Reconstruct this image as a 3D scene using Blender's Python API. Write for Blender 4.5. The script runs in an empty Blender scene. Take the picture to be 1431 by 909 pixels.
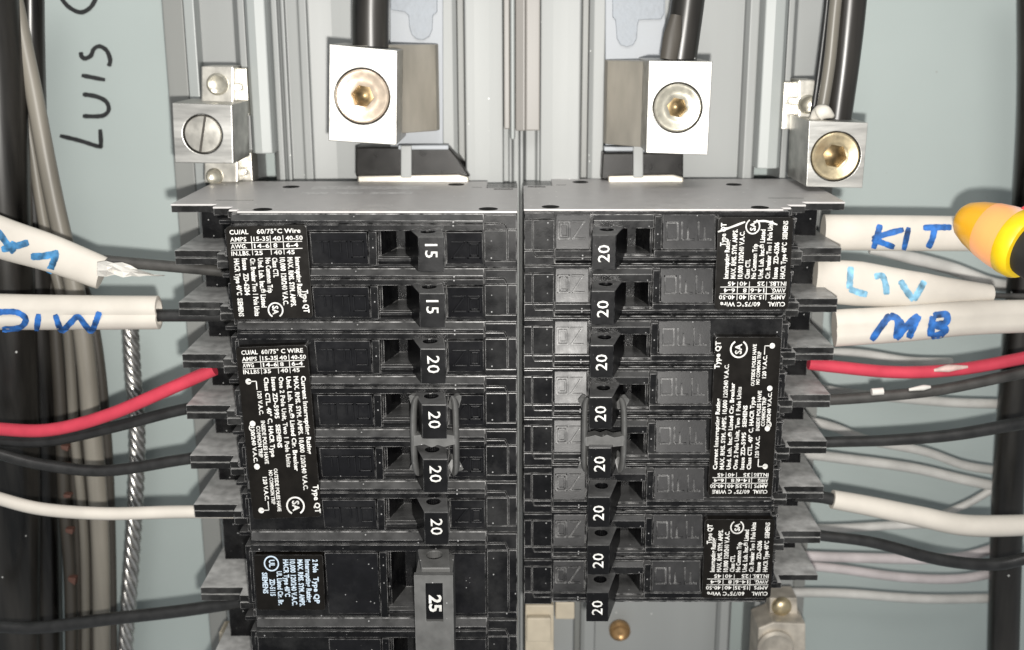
import bpy, bmesh, math, random
from mathutils import Vector, Matrix
random.seed(7)
R = math.radians
MM = 0.001
S = bpy.context.scene
COL = S.collection

# ------------------------------------------------------------------ camera
F, CX, CY, DIST, TH = 1600.0, 727.0, 454.5, 267.0, R(14.7)
cd = bpy.data.cameras.new('camera'); cam = bpy.data.objects.new('camera', cd); COL.objects.link(cam)
cam.location = (0, -DIST * MM, 0); cam.rotation_euler = (R(90) - TH, 0, 0)
cd.sensor_width = 36; cd.lens = F / 1431 * 36; cd.shift_x = -(CX - 715.5) / 1431
cd.clip_start = 0.01; cd.clip_end = 50
cd.dof.use_dof = True; cd.dof.focus_distance = 0.272; cd.dof.aperture_fstop = 19
S.camera = cam
# ------------------------------------------------------------------ world, light, exposure
w = bpy.data.worlds.new('World'); S.world = w; w.use_nodes = True
bg = w.node_tree.nodes['Background']; bg.inputs['Color'].default_value = (0.93, 0.97, 1.0, 1); bg.inputs['Strength'].default_value = 0.33
def lamp(name, loc, target, size, power, col):
    l = bpy.data.lights.new(name, 'AREA'); l.shape = 'DISK'; l.size = size * MM; l.energy = power; l.color = col
    o = bpy.data.objects.new(name, l); COL.objects.link(o)
    o.location = Vector(loc) * MM
    o.rotation_euler = (Vector(target) * MM - o.location).to_track_quat('-Z', 'Y').to_euler()
fl = bpy.data.lights.new('phone_flash', 'SPOT'); fl.energy = 5.4; fl.color = (1.0, 0.97, 0.92); fl.shadow_soft_size = 3.6 * MM; fl.spot_size = R(94); fl.spot_blend = 1.0
fo = bpy.data.objects.new('phone_flash', fl); COL.objects.link(fo); fo.location = Vector((5, -266, -17)) * MM
fo.rotation_euler = (Vector((-4, 20, -34)) * MM - fo.location).to_track_quat('-Z', 'Y').to_euler()
lamp('ceiling_lamp', (0, -520, 520), (0, 20, -60), 300, 2.3, (1.0, 0.97, 0.93))
S.view_settings.view_transform = 'Standard'; S.view_settings.look = 'None'
S.view_settings.exposure = 0.0; S.view_settings.gamma = 1.0
S.cycles.max_bounces = 6

# ------------------------------------------------------------------ maths: a photo pixel at depth Y (mm) as a point of the place (mm)
def at(px, py, Y):
    a, b = (px - CX) / F, (CY - py) / F
    d = Vector((a, math.cos(TH) + b * math.sin(TH), -math.sin(TH) + b * math.cos(TH)))
    return Vector((0, -DIST, 0)) + d * ((Y + DIST) / d.y)
def mpp(py, Y):
    return (at(1, py, Y) - at(0, py, Y)).length

# ------------------------------------------------------------------ materials
def N_world(N, L):      # place coordinates, so that copies do not carry the same marks
    g = N.new('ShaderNodeNewGeometry'); return g.outputs['Position']
def mat(name, col, rough=0.5, metal=0.0, var=0.15, scale=300, bump=0.0, bscale=1500, specks=None, wear=None, spec=0.5, coat=0, stretch=None, emit=None, dust_sheen=None, pale_marks=0):
    m = bpy.data.materials.new(name); m.use_nodes = True
    nt = m.node_tree; N = nt.nodes; L = nt.links; p = N['Principled BSDF']
    tc = N.new('ShaderNodeTexCoord'); src = tc.outputs['Object']
    if stretch:
        mp = N.new('ShaderNodeMapping'); mp.inputs['Scale'].default_value = stretch; L.new(src, mp.inputs[0]); src = mp.outputs[0]
    no = N.new('ShaderNodeTexNoise'); no.inputs['Scale'].default_value = scale; no.inputs['Detail'].default_value = 6
    L.new(src, no.inputs['Vector'])
    mx = N.new('ShaderNodeMix'); mx.data_type = 'RGBA'
    mx.inputs[6].default_value = (*[c * (1 - var) for c in col], 1); mx.inputs[7].default_value = (*[min(1, c * (1 + var)) for c in col], 1)
    rp = N.new('ShaderNodeMapRange'); rp.inputs[1].default_value = 0.3; rp.inputs[2].default_value = 0.7
    L.new(no.outputs[0], rp.inputs[0]); L.new(rp.outputs[0], mx.inputs[0])
    out = mx.outputs[2]
    rr = N.new('ShaderNodeMapRange'); rr.inputs[3].default_value = max(0.02, rough - 0.1); rr.inputs[4].default_value = min(1, rough + 0.12)
    L.new(no.outputs[0], rr.inputs[0]); L.new(rr.outputs[0], p.inputs['Roughness'])
    def blend(fac, c):
        nonlocal out
        b = N.new('ShaderNodeMix'); b.data_type = 'RGBA'; b.inputs[7].default_value = (*c, 1)
        L.new(fac, b.inputs[0]); L.new(out, b.inputs[6]); out = b.outputs[2]
    if wear:          # rubbed, dusty edges
        bv = N.new('ShaderNodeBevel'); bv.samples = 4; bv.inputs['Radius'].default_value = wear[0] * MM
        ge = N.new('ShaderNodeNewGeometry'); dt = N.new('ShaderNodeVectorMath'); dt.operation = 'DOT_PRODUCT'
        L.new(bv.outputs[0], dt.inputs[0]); L.new(ge.outputs['Normal'], dt.inputs[1])
        w1 = N.new('ShaderNodeMapRange'); w1.inputs[1].default_value = 0.992; w1.inputs[2].default_value = 0.93
        L.new(dt.outputs['Value'], w1.inputs[0])
        n2 = N.new('ShaderNodeTexNoise'); n2.inputs['Scale'].default_value = 420; n2.inputs['Detail'].default_value = 4; L.new(tc.outputs['Object'], n2.inputs['Vector'])
        w2 = N.new('ShaderNodeMapRange'); w2.inputs[1].default_value = 0.38; w2.inputs[2].default_value = 0.66; w2.inputs[4].default_value = wear[2]
        L.new(n2.outputs[0], w2.inputs[0])
        mu = N.new('ShaderNodeMath'); mu.operation = 'MULTIPLY'; L.new(w1.outputs[0], mu.inputs[0]); L.new(w2.outputs[0], mu.inputs[1])
        blend(mu.outputs[0], wear[1])
    if dust_sheen:          # upward faces get dust, paled to paint in the light they catch
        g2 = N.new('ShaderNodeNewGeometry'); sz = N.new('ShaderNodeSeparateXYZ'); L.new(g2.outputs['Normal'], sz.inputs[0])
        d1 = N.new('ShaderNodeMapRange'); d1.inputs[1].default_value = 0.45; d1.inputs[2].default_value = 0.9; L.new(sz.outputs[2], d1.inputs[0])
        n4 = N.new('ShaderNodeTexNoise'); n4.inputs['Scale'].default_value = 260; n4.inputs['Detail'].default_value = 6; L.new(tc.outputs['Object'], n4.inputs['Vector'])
        d2 = N.new('ShaderNodeMapRange'); d2.inputs[1].default_value = 0.3; d2.inputs[2].default_value = 0.65; d2.inputs[3].default_value = dust_sheen[1] * 0.5; d2.inputs[4].default_value = dust_sheen[1]; L.new(n4.outputs[0], d2.inputs[0])
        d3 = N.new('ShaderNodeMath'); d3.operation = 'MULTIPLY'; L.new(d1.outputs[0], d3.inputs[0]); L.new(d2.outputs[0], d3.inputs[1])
        blend(d3.outputs[0], dust_sheen[0])
    if pale_marks:        # greyish handling marks
        n5 = N.new('ShaderNodeTexNoise'); n5.inputs['Scale'].default_value = 70; n5.inputs['Detail'].default_value = 9; n5.inputs['Roughness'].default_value = 0.7; L.new(N_world(N, L), n5.inputs['Vector'])
        u1 = N.new('ShaderNodeMapRange'); u1.inputs[1].default_value = 0.47; u1.inputs[2].default_value = 0.75; u1.inputs[4].default_value = pale_marks * 1.6; L.new(n5.outputs[0], u1.inputs[0])
        blend(u1.outputs[0], (0.30, 0.30, 0.295))
    if specks:        # (scale, radius, colour): grains of dust
        vo = N.new('ShaderNodeTexVoronoi'); vo.inputs['Scale'].default_value = specks[0]; L.new(tc.outputs['Object'], vo.inputs['Vector'])
        s1 = N.new('ShaderNodeMapRange'); s1.inputs[1].default_value = specks[1]; s1.inputs[2].default_value = specks[1] * 0.6
        L.new(vo.outputs['Distance'], s1.inputs[0])
        sx = N.new('ShaderNodeSeparateColor'); L.new(vo.outputs['Color'], sx.inputs[0])
        s2 = N.new('ShaderNodeMath'); s2.operation = 'GREATER_THAN'; s2.inputs[1].default_value = specks[3]; L.new(sx.outputs[0], s2.inputs[0])
        s3 = N.new('ShaderNodeMath'); s3.operation = 'MULTIPLY'; L.new(s1.outputs[0], s3.inputs[0]); L.new(s2.outputs[0], s3.inputs[1])
        blend(s3.outputs[0], specks[2])
    L.new(out, p.inputs['Base Color'])
    p.inputs['Metallic'].default_value = metal; p.inputs['Specular IOR Level'].default_value = spec; p.inputs['Coat Weight'].default_value = coat
    if emit:
        p.inputs['Emission Color'].default_value = (*emit[0], 1); p.inputs['Emission Strength'].default_value = emit[1]
    if bump:
        n3 = N.new('ShaderNodeTexNoise'); n3.inputs['Scale'].default_value = bscale; n3.inputs['Detail'].default_value = 5; L.new(src, n3.inputs['Vector'])
        bp = N.new('ShaderNodeBump'); bp.inputs['Strength'].default_value = bump; bp.inputs['Distance'].default_value = 0.2 * MM
        L.new(n3.outputs[0], bp.inputs['Height']); L.new(bp.outputs[0], p.inputs['Normal'])
    return m
DUST = (0.46, 0.455, 0.45)
M = {}
M['black'] = mat('black_moulded_plastic', (0.0035, 0.0035, 0.004), 0.27, var=0.3, bump=0.05, bscale=2500, specks=(900, 0.2, (0.3, 0.3, 0.3), 0.93), wear=(0.24, DUST, 0.95), dust_sheen=((0.095, 0.095, 0.095), 0.8), spec=0.25, pale_marks=0.045)
M['pad'] = mat('black_glossy_plastic', (0.005, 0.005, 0.006), 0.35, var=0.3, bump=0.05, bscale=3000, specks=(1100, 0.2, (0.3, 0.3, 0.3), 0.92), wear=(0.2, DUST, 0.8), spec=0.27, pale_marks=0.03)
M['toggle'] = mat('black_toggle_plastic', (0.0035, 0.0035, 0.004), 0.30, var=0.3, bump=0.05, bscale=2500, specks=(1000, 0.15, (0.28, 0.28, 0.28), 0.92), wear=(0.2, (0.22, 0.22, 0.22), 0.7), dust_sheen=((0.12, 0.12, 0.12), 0.9), spec=0.28)
M['shell'] = mat('sheen_grey_plastic', (0.47, 0.455, 0.448), 0.40, var=0.07, bump=0.05, bscale=2000, specks=(420, 0.13, (0.8, 0.8, 0.78), 0.86))  # grey base paints in the sheen reflected by the black top face
M['barrier'] = mat('dusty_sheen_barrier_plastic', (0.006, 0.006, 0.006), 0.38, spec=0.3, var=0.35, bump=0.25, bscale=1200, specks=(800, 0.2, (0.35, 0.35, 0.34), 0.88), wear=(0.26, DUST, 0.8), dust_sheen=((0.52, 0.52, 0.51), 0.95), pale_marks=0.1)  # pale upward faces: light caught by the black barriers, put into the colour
M['label'] = mat('label_dark', (0.0055, 0.0045, 0.0035), 0.30, spec=0.25, var=0.3, wear=(0.15, (0.2, 0.2, 0.2), 0.5))
M['print'] = mat('label_white_ink', (0.60, 0.595, 0.57), 0.6, var=0.3, scale=500)
M['print_blue'] = mat('label_cool_ink', (0.50, 0.60, 0.70), 0.6, var=0.12, scale=900)
M['grey_tie'] = mat('grey_tie_plastic', (0.09, 0.09, 0.088), 0.5, var=0.2, bump=0.1, specks=(900, 0.2, (0.5, 0.5, 0.5), 0.9), wear=(0.2, (0.3, 0.3, 0.3), 0.6))
M['void'] = mat('dark_hollow_plastic', (0.004, 0.004, 0.004), 0.6)
M['wall'] = mat('painted_steel_wall', (0.375, 0.425, 0.413), 0.5, var=0.05, scale=14, bump=0.05, bscale=700, specks=(160, 0.06, (0.30, 0.31, 0.29), 0.94))
M['frame'] = mat('grey_painted_steel', (0.295, 0.305, 0.30), 0.46, var=0.05, scale=60, bump=0.05, bscale=700, stretch=(1, 1, 0.05), specks=(350, 0.10, (0.75, 0.75, 0.73), 0.9))
M['frame_dark'] = mat('grey_steel_flange', (0.22, 0.225, 0.215), 0.45, var=0.08, scale=90, bump=0.05, stretch=(1, 1, 0.05))
M['rail'] = mat('pale_rail_plastic', (0.325, 0.345, 0.338), 0.42, var=0.04, scale=80, stretch=(1, 1, 0.04))
M['rail_warm'] = mat('taupe_rail_plastic', (0.235, 0.222, 0.207), 0.45, var=0.08, scale=90, stretch=(1, 1, 0.04))
M['strap'] = mat('tinned_bus_strap', (0.34, 0.36, 0.385), 0.5, metal=0.0, var=0.06)
M['stamp'] = mat('blue_grey_stamped_steel', (0.25, 0.272, 0.30), 0.5, metal=0.1, var=0.14, scale=500, bump=0.25, bscale=900)
M['alu'] = mat('tin_plated_aluminium', (0.43, 0.425, 0.405), 0.44, metal=1.0, var=0.28, scale=200, bump=0.3, bscale=600, stretch=(0.25, 1, 1.6), specks=(420, 0.2, (0.4, 0.39, 0.36), 0.93), wear=(0.3, (0.5, 0.48, 0.44), 0.4))
M['tang'] = mat('brownish_tin_tang', (0.46, 0.43, 0.375), 0.45, metal=0.75, var=0.2, scale=160, bump=0.1, bscale=500, stretch=(1, 1, 0.3))
M['alu_dull'] = mat('dull_tin_plate', (0.55, 0.53, 0.48), 0.36, metal=0.85, var=0.2, scale=240, bump=0.15, bscale=700)
M['brass'] = mat('brass_screw', (0.62, 0.52, 0.34), 0.4, metal=0.85, var=0.2, scale=500, bump=0.08)
M['pinkbrass'] = mat('pale_copper_screw', (0.80, 0.66, 0.52), 0.34, metal=0.7, var=0.12, scale=500, bump=0.08)
M['nickel'] = mat('nickel_screw', (0.70, 0.66, 0.55), 0.3, metal=0.8, var=0.15, scale=500, bump=0.1)
M['socket'] = mat('dark_socket', (0.16, 0.115, 0.06), 0.35, metal=0.9, var=0.3, scale=600)  # darker metal for the disc on the socket floor
M['copper'] = mat('tarnished_copper', (0.42, 0.26, 0.12), 0.4, metal=0.7, var=0.3, scale=400)
M['beige'] = mat('beige_nylon', (0.50, 0.44, 0.34), 0.5, var=0.1, scale=200)
M['cream'] = mat('cream_sheath_vinyl', (0.60, 0.56, 0.50), 0.48, var=0.09, scale=90, specks=(300, 0.07, (0.25, 0.22, 0.18), 0.93), bump=0.1, bscale=500)
M['white_wire'] = mat('white_wire_vinyl', (0.50, 0.49, 0.465), 0.45, var=0.2, scale=90)
M['pinkwhite_wire'] = mat('pinkish_white_vinyl', (0.50, 0.455, 0.455), 0.45, var=0.2, scale=90)
M['black_wire'] = mat('black_wire_vinyl', (0.02, 0.02, 0.02), 0.36, var=0.3, scale=300, bump=0.05)
M['grey_wire'] = mat('worn_black_wire_vinyl', (0.05, 0.048, 0.045), 0.42, var=0.35, scale=200, bump=0.05)
M['red_wire'] = mat('red_wire_vinyl', (0.52, 0.045, 0.075), 0.36, var=0.1, scale=200)
M['cable'] = mat('dark_cable_jacket', (0.019, 0.0175, 0.0155), 0.30, var=0.9, scale=170, bump=0.3, bscale=260, stretch=(1, 1, 0.10), specks=(260, 0.1, (0.6, 0.6, 0.58), 0.9))
M['tan_cable'] = mat('dirty_beige_jacket', (0.165, 0.152, 0.128), 0.40, var=0.6, scale=90, stretch=(1, 1, 0.1), bump=0.08)
M['brown_cable'] = mat('grimy_taupe_jacket', (0.055, 0.049, 0.041), 0.4, var=0.35, scale=90, stretch=(1, 1, 0.1), bump=0.08)
M['bare'] = mat('bare_tinned_strand', (0.55, 0.54, 0.52), 0.28, metal=0.9, var=0.25, scale=300)
M['ink_black'] = mat('black_marker', (0.012, 0.013, 0.014), 0.5, var=0.2)
M['ink_blue'] = mat('blue_marker', (0.018, 0.105, 0.34), 0.5, var=0.75, scale=380)
M['ink_pale'] = mat('faded_blue_marker', (0.17, 0.36, 0.50), 0.55, var=0.7, scale=420)
M['ink_mid'] = mat('washed_blue_marker', (0.05, 0.20, 0.40), 0.5, var=0.7, scale=420)
M['ink_red'] = mat('red_print', (0.10, 0.045, 0.033), 0.6)
M['scrape'] = mat('pinkish_scrape', (0.60, 0.44, 0.40), 0.6, var=0.2, scale=600)
M['rivet'] = mat('black_rivet', (0.006, 0.006, 0.006), 0.6, spec=0.05)
M['plain'] = mat('black_letter_plastic', (0.006, 0.006, 0.007), 0.3, spec=0.45)
M['lug_warm'] = mat('warm_white_metal', (0.46, 0.42, 0.36), 0.45, metal=0.25, var=0.3, scale=200, bump=0.2, bscale=500)
M['faded'] = mat('pale_patch', (0.58, 0.57, 0.56), 0.5, var=0.2, scale=700)  # slightly lighter tone for the rectangles on the top plate
M['paper'] = mat('torn_paper_filler', (0.64, 0.62, 0.58), 0.8, var=0.08, bump=0.3, bscale=900)
M['yellow'] = mat('yellow_tool_plastic', (0.90, 0.40, 0.012), 0.35, var=0.12, scale=120, coat=0.2)
M['pink'] = mat('lit_pink_window', (0.90, 0.60, 0.52), 0.4, var=0.05, emit=((1.0, 0.55, 0.5), 0.22))
M['ring'] = mat('bright_yellow_ring', (0.90, 0.60, 0.01), 0.35, var=0.05)
M['red_lamp'] = mat('red_tool_button', (0.7, 0.02, 0.03), 0.4)
M['rubber'] = mat('black_rubber_grip', (0.018, 0.018, 0.018), 0.6)
M['putty'] = mat('white_putty', (0.58, 0.55, 0.49), 0.7, bump=0.4, bscale=700)

def along(m, x0, x1, c0, c1):       # the window's tint runs from amber at the tip to pale pink
    N = m.node_tree.nodes; L = m.node_tree.links; p = N['Principled BSDF']
    tc = N.new('ShaderNodeTexCoord'); sx = N.new('ShaderNodeSeparateXYZ'); L.new(tc.outputs['Object'], sx.inputs[0])
    mr = N.new('ShaderNodeMapRange'); mr.interpolation_type = 'SMOOTHSTEP'; mr.inputs[1].default_value = x0 * MM; mr.inputs[2].default_value = x1 * MM; L.new(sx.outputs[0], mr.inputs[0])
    b = N.new('ShaderNodeMix'); b.data_type = 'RGBA'; b.inputs[6].default_value = (*c0, 1); b.inputs[7].default_value = (*c1, 1); L.new(mr.outputs[0], b.inputs[0])
    L.new(b.outputs[2], p.inputs['Base Color'])
# ------------------------------------------------------------------ mesh helpers (all in mm)
def box(bm, x0, x1, y0, y1, z0, z1):
    v = [bm.verts.new((x, y, z)) for x in sorted((x0, x1)) for y in sorted((y0, y1)) for z in sorted((z0, z1))]
    for f in ((0, 1, 3, 2), (4, 6, 7, 5), (0, 4, 5, 1), (2, 3, 7, 6), (0, 2, 6, 4), (1, 5, 7, 3)):
        bm.faces.new([v[i] for i in f])
def hexa(bm, A, B):          # two quads (lists of four points) joined
    a = [bm.verts.new(p) for p in A]; b = [bm.verts.new(p) for p in B]
    bm.faces.new(a); bm.faces.new(b[::-1])
    for i in range(4):
        j = (i + 1) % 4
        bm.faces.new((a[j], a[i], b[i], b[j]))
def prism(bm, pts, axis, a, b):   # a polygon in the plane across axis, swept from a to b
    def P(u, v, t): return {'x': (t, u, v), 'y': (u, t, v), 'z': (u, v, t)}[axis]
    A = [bm.verts.new(P(u, v, a)) for u, v in pts]; B = [bm.verts.new(P(u, v, b)) for u, v in pts]
    bm.faces.new(A); bm.faces.new(B[::-1]); n = len(pts)
    for i in range(n):
        j = (i + 1) % n
        bm.faces.new((A[j], A[i], B[i], B[j]))
def rrect(x0, x1, z0, z1, r, n=4):
    out = []
    for cx, cz, s in ((x1 - r, z1 - r, 0), (x0 + r, z1 - r, 90), (x0 + r, z0 + r, 180), (x1 - r, z0 + r, 270)):
        for i in range(n + 1):
            t = R(s + 90 * i / n); out.append((cx + r * math.cos(t), cz + r * math.sin(t)))
    return out
def cyl(bm, c, axis, r, h, n=24, r2=None):
    c = Vector(c); ax = Vector(axis).normalized(); u = ax.orthogonal().normalized(); v = ax.cross(u); r2 = r if r2 is None else r2
    A, B = [], []
    for i in range(n):
        t = 2 * math.pi * i / n; d = u * math.cos(t) + v * math.sin(t)
        A.append(bm.verts.new(c + d * r)); B.append(bm.verts.new(c + ax * h + d * r2))
    bm.faces.new(A[::-1]); bm.faces.new(B)
    for i in range(n):
        j = (i + 1) % n; bm.faces.new((A[i], A[j], B[j], B[i]))
def lathe(bm, c, axis, prof, n=28, smooth=True, sides=None):     # prof: (radius, height) list
    c = Vector(c); ax = Vector(axis).normalized(); u = ax.orthogonal().normalized(); v = ax.cross(u); rings = []
    for r, h in prof:
        rings.append([bm.verts.new(c + ax * h + (u * math.cos(2 * math.pi * i / n) + v * math.sin(2 * math.pi * i / n)) * max(r, 1e-3)) for i in range(n)])
    for a, b in zip(rings, rings[1:]):
        for i in range(n):
            j = (i + 1) % n; bm.faces.new((a[i], a[j], b[j], b[i]))
    bm.faces.new(rings[0][::-1]); bm.faces.new(rings[-1])
def smoothpath(P, k=6):
    P = [Vector(p) for p in P]
    if len(P) < 3: return [P[0].lerp(P[-1], i / k) for i in range(k + 1)]
    Q = [P[0] * 2 - P[1]] + P + [P[-1] * 2 - P[-2]]; out = []
    for i in range(1, len(Q) - 2):
        a, b, c, d = Q[i - 1:i + 3]
        for j in range(k):
            t = j / k
            out.append(0.5 * ((2 * b) + (c - a) * t + (2 * a - 5 * b + 4 * c - d) * t * t + (3 * b - a - 3 * c + d) * t ** 3))
    return out + [P[-1]]
def tube(bm, path, rad, n=14, flat=None, cap=True, hollow=0, crease=False):
    # rad: number or list of radii along the path; flat: half thickness along Y when the section is an oval
    m = len(path); rings = []
    rad = [rad] * m if not isinstance(rad, (list, tuple)) else [rad[0] + (0) for _ in range(0)] or [interp(rad, i / (m - 1)) for i in range(m)]
    fl = None if flat is None else [flat] * m if not isinstance(flat, (list, tuple)) else [interp(flat, i / (m - 1)) for i in range(m)]
    for i, p in enumerate(path):
        t = (path[min(i + 1, m - 1)] - path[max(i - 1, 0)]).normalized()
        y = Vector((0, 1, 0)); y = (y - t * y.dot(t)).normalized(); s = t.cross(y)
        ry = rad[i] if fl is None else fl[i]
        rings.append([bm.verts.new(p + s * (rad[i] * math.cos(2 * math.pi * k / n)) + y * (ry * (0.80 if crease and k == 3 * n // 4 else 1) * math.sin(2 * math.pi * k / n))) for k in range(n)])
    for a, b in zip(rings, rings[1:]):
        for k in range(n):
            j = (k + 1) % n; bm.faces.new((a[k], a[j], b[j], b[k]))
    for ring, e in ((rings[0], 0), (rings[-1], -1)):
        if hollow and e == hollow:
            p = path[e]; t = (p - path[1 if e == 0 else -2]).normalized()
            r1 = [bm.verts.new(p + (v.co - p) * 0.78 + t * 0.1) for v in ring]; r2 = [bm.verts.new(v.co - t * 5) for v in r1]
            for a, b in ((ring, r1), (r1, r2)):
                for k in range(n):
                    j = (k + 1) % n; bm.faces.new((a[k], a[j], b[j], b[k]))
            bm.faces.new(r2)
        else: bm.faces.new(ring)
def interp(L, t):
    x = t * (len(L) - 1); i = min(int(x), len(L) - 2); return L[i] + (L[i + 1] - L[i]) * (x - i)
def bev(bm, width, seg=2, ang=25):
    bmesh.ops.recalc_face_normals(bm, faces=bm.faces)
    es = [e for e in bm.edges if len(e.link_faces) == 2 and e.calc_face_angle(0) > R(ang)]
    bmesh.ops.bevel(bm, geom=es, offset=width, segments=seg, affect='EDGES', clamp_overlap=True, profile=0.6)
CACHE = {}
def mesh(name, bm, m, smooth=False, bevel=0, seg=2):
    if bevel: bev(bm, bevel, seg)
    bmesh.ops.recalc_face_normals(bm, faces=bm.faces)
    bmesh.ops.scale(bm, vec=(MM, MM, MM), verts=bm.verts)
    me = bpy.data.meshes.new(name); bm.to_mesh(me); bm.free()
    for mm in (m if isinstance(m, (list, tuple)) else [m]): me.materials.append(mm)
    if smooth:
        for f in me.polygons: f.use_smooth = True
        try: me.set_sharp_from_angle(angle=R(smooth if smooth > 1 else 40))
        except Exception: pass
    return me
def obj(name, me, parent=None, loc=None):
    o = bpy.data.objects.new(name, me); COL.objects.link(o)
    if parent: o.parent = parent
    if loc is not None: o.location = Vector(loc) * MM
    return o
def mk(name, fn, m, parent=None, smooth=False, bevel=0, loc=None, key=None, seg=2):
    if key is not None and key in CACHE: return obj(name, CACHE[key], parent, loc)
    bm = bmesh.new(); fn(bm); me = mesh(name, bm, m, smooth, bevel, seg)
    if key is not None: CACHE[key] = me
    return obj(name, me, parent, loc)
def thing(name, label, cat, group=None, loc=(0, 0, 0), me=None):
    o = bpy.data.objects.new(name, me); COL.objects.link(o); o.location = Vector(loc) * MM
    o['label'] = label; o['category'] = cat
    if group: o['group'] = group
    return o
def tag(o, label, cat, group=None):
    o['label'] = label; o['category'] = cat
    if group: o['group'] = group
    return o
def structure(o):
    o['kind'] = 'structure'; return o

# ------------------------------------------------------------------ text as flat print: a mesh in the (x, z) plane facing -Y
TCACHE = {}
def glyphs(s, bold=0.02):
    k = (s, bold)
    if k not in TCACHE:
        cu = bpy.data.curves.new('t', 'FONT'); cu.body = s; cu.resolution_u = 2; cu.offset = bold; cu.space_character = 1.04
        o = bpy.data.objects.new('t', cu); COL.objects.link(o)
        dg = bpy.context.evaluated_depsgraph_get(); e = o.evaluated_get(dg); me = e.to_mesh()
        vs = [(v.co.x, v.co.y) for v in me.vertices]; fs = [tuple(p.vertices) for p in me.polygons]
        e.to_mesh_clear(); bpy.data.objects.remove(o); bpy.data.curves.remove(cu)
        TCACHE[k] = (vs, fs)
    return TCACHE[k]
def put(bm, s, x, z, length=None, height=None, rot=0, y=0.0, bold=0.02, fx=None):
    """text starting at (x, z), running along rot degrees; scaled to length and / or cap height"""
    vs, fs = glyphs(s, bold)
    x0, x1 = min(v[0] for v in vs), max(v[0] for v in vs); cap = 0.72
    sy = height / cap if height else length / (x1 - x0); sx = length / (x1 - x0) if length else sy
    c, sn = math.cos(R(rot)), math.sin(R(rot)); out = []
    for a, b in vs:
        a = (a - x0) * sx; b = b * sy
        p = Vector((x + a * c - b * sn, y, z + a * sn + b * c))
        out.append(bm.verts.new(fx(p) if fx else p))
    for f in fs:
        try: bm.faces.new([out[i] for i in f])
        except ValueError: pass
def bar(bm, x0, z0, x1, z1, wd, y=0.0, fx=None):
    a, b = Vector((x0, y, z0)), Vector((x1, y, z1)); d = (b - a).normalized(); n = Vector((-d.z, 0, d.x)) * wd / 2
    q = [a - n, b - n, b + n, a + n]
    bm.faces.new([bm.verts.new(fx(p) if fx else p) for p in q])
def ring(bm, cx, cz, r, wd, y=0.0, a0=0, a1=360, n=36, fx=None):
    prev = None; m = max(4, int(n * (a1 - a0) / 360))
    for i in range(m + 1):
        t = R(a0 + (a1 - a0) * i / m); d = Vector((math.cos(t), 0, math.sin(t))); c = Vector((cx, y, cz))
        p, q = c + d * (r - wd / 2), c + d * (r + wd / 2)
        if fx: p, q = fx(p), fx(q)
        cur = (bm.verts.new(p), bm.verts.new(q))
        if prev: bm.faces.new((prev[0], prev[1], cur[1], cur[0]))
        prev = cur
def disc(bm, cx, cz, r, y=0.0, n=20, fx=None):
    ps = [Vector((cx + r * math.cos(2 * math.pi * i / n), y, cz + r * math.sin(2 * math.pi * i / n))) for i in range(n)]
    bm.faces.new([bm.verts.new(fx(p) if fx else p) for p in ps])

# ================================================================== THE ENCLOSURE
WALL = 84.0
structure(mk('back_wall', lambda bm: box(bm, -420, 420, WALL, WALL + 3, -420, 320), M['wall']))
def ribbon(bm, pts, wd, fn, k=5):
    """a marker stroke: pts are photo pixels, fn turns a pixel into a point on the surface; wd in pixels"""
    P = [(v.x, v.y) for v in smoothpath([Vector((a, b, 0)) for a, b in pts], k)]
    rows = []
    for i, p in enumerate(P):
        a, b = P[max(i - 1, 0)], P[min(i + 1, len(P) - 1)]
        d = Vector((b[0] - a[0], b[1] - a[1])); d = d.normalized() if d.length else Vector((1, 0)); n = Vector((-d.y, d.x))
        e = wd * (0.5 if 0 < i < len(P) - 1 else 0.36) * random.uniform(0.9, 1.1)
        rows.append([bm.verts.new(fn(p[0] + n.x * e * t, p[1] + n.y * e * t)) for t in (-1, -0.4, 0.4, 1)])
    for r0, r1 in zip(rows, rows[1:]):
        for j in range(3): bm.faces.new((r0[j], r0[j + 1], r1[j + 1], r1[j]))
def name_strokes(bm):
    f = lambda x, y: at(x, y, WALL - 0.15)
    for st in ([(83.5, 190), (112, 197), (138, 205), (141, 202), (140, 181)],
               [(115.5, 162.5), (134, 163), (146, 161), (152, 153), (148, 142), (134, 135), (115.5, 132)],
               [(114, 105.6), (147, 112)],
               [(113, 73), (114, 79), (119, 82), (127, 78), (131, 69), (139, 65), (149, 71), (154, 84), (152, 93)],
               [(84, -4), (96, 10), (112, 17.5), (125, 12), (133, 0), (134, -10)]):
        ribbon(bm, st, 6.2, f)
tag(mk('marker_writing', name_strokes, M['ink_black']), 'black marker name handwritten sideways on the grey-green back wall', 'handwriting')

# the steel chassis behind the breakers: a folded profile (photo x at row 200 -> depth), running the whole height
chassis = thing('breaker_chassis', 'grey ribbed steel chassis behind the breakers running from top to bottom', 'chassis')
ZT, ZB = 60.0, -300.0
def X(px, Y, py=200): return at(px, py, Y).x
def strip(name, prof, m, zt=ZT, zb=ZB, th=1.2, bevel=0.35):
    pts = [(X(p, Y), Y) for p, Y in prof]
    poly = pts + [(x, WALL - 0.5) for x, Y in (pts[-1], pts[0])]
    mk(name, lambda bm: prism(bm, poly, 'z', zt, zb), m, chassis, bevel=bevel)
strip('side_flange', [(241, 72), (269, 72)], M['frame_dark'])
strip('flange_lip', [(269.6, 67), (284, 67)], M['rail'])
strip('flange_web', [(284.6, 73), (337, 73), (343, 66), (352, 66)], M['frame'])
strip('channel', [(384, 66), (389, 63), (396, 63), (399, 65), (402, 63), (406, 63), (408, 68), (424, 68), (426, 67), (436, 67), (438, 69), (470, 70), (618, 70), (619, 62), (634, 62), (640, 63)], M['frame'])
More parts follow.
